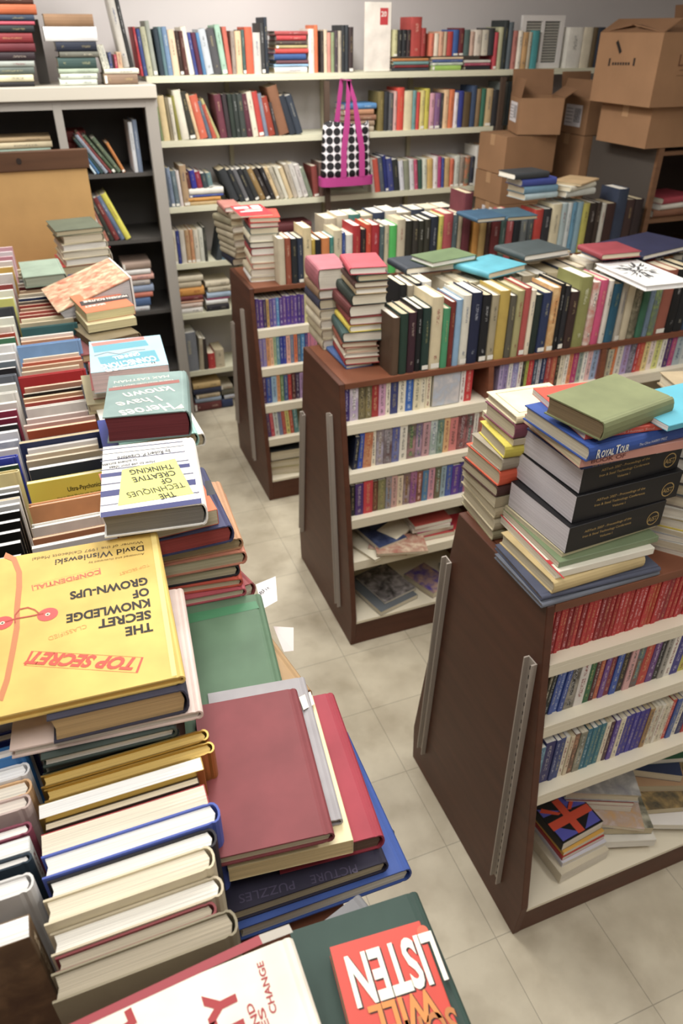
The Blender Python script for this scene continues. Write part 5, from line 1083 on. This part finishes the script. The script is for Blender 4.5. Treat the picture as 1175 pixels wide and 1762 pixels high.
# reds and boxes behind the farthest bookcase on fourth shelf
flats(450, 540, 1.0, [('7c2c2c', .05), ('a89c88', .03), ('9c3c34', .05), ('602428', .05)], 'of the red pile on the fourth wall shelf', 'red pile on the fourth wall shelf')
flats(592, 650, 1.0, [('6c4c38', .04), ('c8b890', .03), ('a89878', .03), ('d8c8a0', .04), ('c87840', .025), ('b83c2c', .02)], 'of the tan pile on the fourth wall shelf', 'tan pile on the fourth wall shelf')
flats(660, 705, 1.0, [('3a302c', .06), ('4c3834', .05), ('5c4a44', .05)], 'of the dark pile on the fourth wall shelf', 'dark pile on the fourth wall shelf')
brow(855, 1.676, '5:e0c0a0:.16 5:d87c50:.17 5:e8a888:.16 5:8c3c34:.16', 'right of the dark upright on the second wall shelf') if False else None
# ---- on top of the grey unit
YG = YL+.04
def gflats(px0, px1, z, items, place, group, y=YG):
    for i, (c, t) in enumerate(items):
        xa, xb = xat(px0+random.uniform(-3, 3), y, z), xat(px1+random.uniform(-4, 4), y, z)
        M = Matrix.Translation(((xa+xb)/2, y+.1, z)) @ Matrix.Rotation(-PI/2, 4, 'Z')
        mkbook(M, .19, xb-xa, t, c, f"{cname(c)} hardback {ordn(i)} up {place}", True, group=group); z += t+.0006
    return z
gflats(-40, 62, 1.966, [('1c1a1c', .02), ('e0d8b0', .03), ('5c6860', .03), ('a8b0a8', .025), ('2c1c24', .035), ('6c1c28', .035), ('8c2028', .04), ('1c2428', .03), ('c84c60', .015), ('2c3c54', .025), ('c05c24', .04), ('5c3428', .035), ('d8dcdc', .05), ('4c80b8', .03), ('c8ccd0', .03), ('8c2c30', .03)], 'of the tall dark tower on the grey unit', 'tall tower on the grey unit')
z1 = gflats(104, 168, 1.966, [('d4dcd0', .025), ('ccd4c4', .025), ('a8b8a0', .02), ('34504c', .045), ('6c6c60', .025)], 'of the small pile on the grey unit', 'small pile on the grey unit')
z1 = gflats(96, 170, z1, [('1c2438', .04)], 'of the pile carrying the white book', None)
z1 = gflats(78, 166, z1, [('f0f0f0', .06), ('94704c', .05)], 'of the upper part of the grey unit pile', None)
z1 = gflats(178, 242, 1.966, [('8c7058', .045), ('e8e4d0', .022)], 'beside the wall shelf end on the grey unit', None)
row(178, YG+.02, z1, '6:d4d4c4:.1:10 6:c8c8b8:.1:10 5:34447c:.07 4:- 5:a82c48:.06 8:c8a480:.07', 'in the small ones atop the grey unit', hard=False, dep=.11, setback=0)
row(212, YG+.09, z1, '12:b8b4ac:.3:6 7:26282a:.33:6', 'of the tall pair atop the grey unit', hard=True, dep=.14, setback=0)
bm = bmesh.new(); xa, xb = xat(66, YG+.2, 2.0), xat(84, YG+.2, 2.0); box(bm, xa, xb, YG+.2, YG+.35, 1.966, 2.24); tag(obj('box_file', bm, mat('#5a5654', .6)), 'dark grey box file standing between the towers on the grey unit', 'box file')
# ---- in the grey unit
YH = YL+.055
def grow(px0, z, spec, place, **k): row(px0, YH, z, spec, place, hard=True, dep=.17, hd=.22, setback=0, group='books '+place, **k)
grow(163, 1.555, '5:c8dce8:.13:30 6:3c70a0:.14:30 7:2c4848:.2:33 8:8c98a8:.22:33 7:7c3434:.24:35 7:44583c:.22:35 9:586850:.2:33 6:c87c30:.16:25', 'in the upper grey unit compartment')
row(232, YH, 1.555, '7:c8ccd0:.24 8:6c7c94:.25', 'upright in the upper grey unit compartment', hard=True, dep=.17, setback=0)
grow(172, 1.212, '5:2c3860:.26:12 6:e0dcd4:.28:14 6:c88068:.2:14 9:30342c:.24:18 10:7c2c2c:.24:20 9:5c7090:.25:22 11:d8d02c:.26:22', 'in the second grey unit compartment')
xr0 = xat(113, YH+.1, 1.6)
gflats(110, 152, 1.556, [('6c2c24', .04), ('a87c50', .05), ('8c3028', .05), ('7c2420', .05)], 'of the red pile in the grey unit', 'red pile in the grey unit', YH+.15)
gflats(-30, 90, 1.556, [('8c7c5c', .04), ('5c4c3c', .04), ('c8a880', .035), ('90a898', .02), ('d8c8a0', .03), ('b89c70', .02)], 'behind the tan panel in the grey unit', 'pile behind the tan panel', YH)
gflats(215, 262, .8, [('c8ccd0', .03), ('4c6c9c', .05), ('c87058', .03), ('8c9cb8', .04), ('b0a8a0', .03), ('d8a090', .03), ('e8e4e0', .03), ('a08878', .04)], 'of the pale pile in the grey unit', 'pale pile in the grey unit', YH)
row(236, YH, .42, '7:3a3c34:.28:16 7:b8b090:.26:18 8:6c6454:.26:18', 'leaning low in the grey unit', hard=True, dep=.17, setback=0)
# ---- in the dark bookshelf at right
for i, (x, z, w, t, c, lab) in enumerate(((3.48, 1.272, .3, .04, '8c5c40', 'brown book lowest on the upper shelf of the dark bookshelf'), (3.5, 1.313, .28, .03, 'd8d4c8', 'white book on the upper shelf of the dark bookshelf'), (3.5, 1.344, .28, .035, 'a83444', 'red book topmost on the upper shelf of the dark bookshelf'),
        (3.46, 1.002, .3, .05, 'c8b890', 'cream thick book on the lower shelf of the dark bookshelf'), (3.48, 1.053, .3, .05, '2c3454', 'navy book on the lower shelf of the dark bookshelf'))):
    lay(x, cy0+.15, z, .22, w, t, -88+3*i, c, lab, hard=True, group='books in the dark bookshelf')
# white card
# ================================================================== BUILD QUEUED BOOKS
# every queued book is built, then a coarse grid of sight lines counts how large each shows; past 300 of a kind the smallest are gathered
built = [(build(s), s) for s in QUEUE]
bpy.context.view_layer.update()
from mathutils.bvhtree import BVHTree
HIT = {}; VV = []; PP = []; OWN = []
for o in C.objects:
    if o.type != 'MESH': continue
    n0 = len(VV); mw = o.matrix_world; VV += [mw @ v.co for v in o.data.vertices]
    q = o
    while q.parent: q = q.parent
    own = q.name
    for p in o.data.polygons: PP.append([n0+i for i in p.vertices]); OWN.append(own)
tree = BVHTree.FromPolygons(VV, PP)
STEP = 5
for py in range(2, 1762, STEP):
    for px in range(2, 1175, STEP):
        d = FW + RT*((px-CX)/FPX) - UP*((py-CY)/FPX)
        loc, nrm, fi, dist = tree.ray_cast(EYE, d.normalized())
        if fi is not None: HIT[OWN[fi]] = HIT.get(OWN[fi], 0)+1
del tree, VV, PP
nh = sum(1 for o in C.objects if o.get('category') == 'hardcover book') - sum(1 for o, s in built if s['hard'])
npb = sum(1 for o in C.objects if o.get('category') == 'paperback') - sum(1 for o, s in built if not s['hard'])
hq = sorted([b for b in built if b[1]['hard']], key=lambda b: -HIT.get(b[0].name, 0)); pq = sorted([b for b in built if not b[1]['hard']], key=lambda b: -HIT.get(b[0].name, 0))
print('BOOKS', nh, npb, len(hq), len(pq), sum(1 for b in hq if HIT.get(b[0].name, 0)), sum(1 for b in pq if HIT.get(b[0].name, 0)))
def gather(lst, name, label, cat):
    if not lst: return
    mats = []; idx = {}; bm = bmesh.new()
    for o, s in lst:
        for p in ([o] if o.type == 'MESH' else list(o.children)):
            me = p.data.copy(); me.transform(s['M'])
            mp = []
            for m in me.materials:
                if m.name not in idx: idx[m.name] = len(mats); mats.append(m)
                mp.append(idx[m.name])
            for f in me.polygons: f.material_index = mp[f.material_index]
            bm.from_mesh(me); bpy.data.meshes.remove(me)
    bpy.data.batch_remove([p for o, s in lst for p in list(o.children)+[o]])
    tag(obj(name, bm, mats), label, cat, kind='stuff')
LIM = 300
gather(hq[max(0, LIM-nh):], 'distant_books', 'the many small or mostly hidden hardbacks deep in the rows and along the back wall', 'books')
gather(pq[max(0, LIM-npb):], 'distant_paperbacks', 'the small or mostly hidden paperbacks deep in the brown bookcases', 'paperbacks')
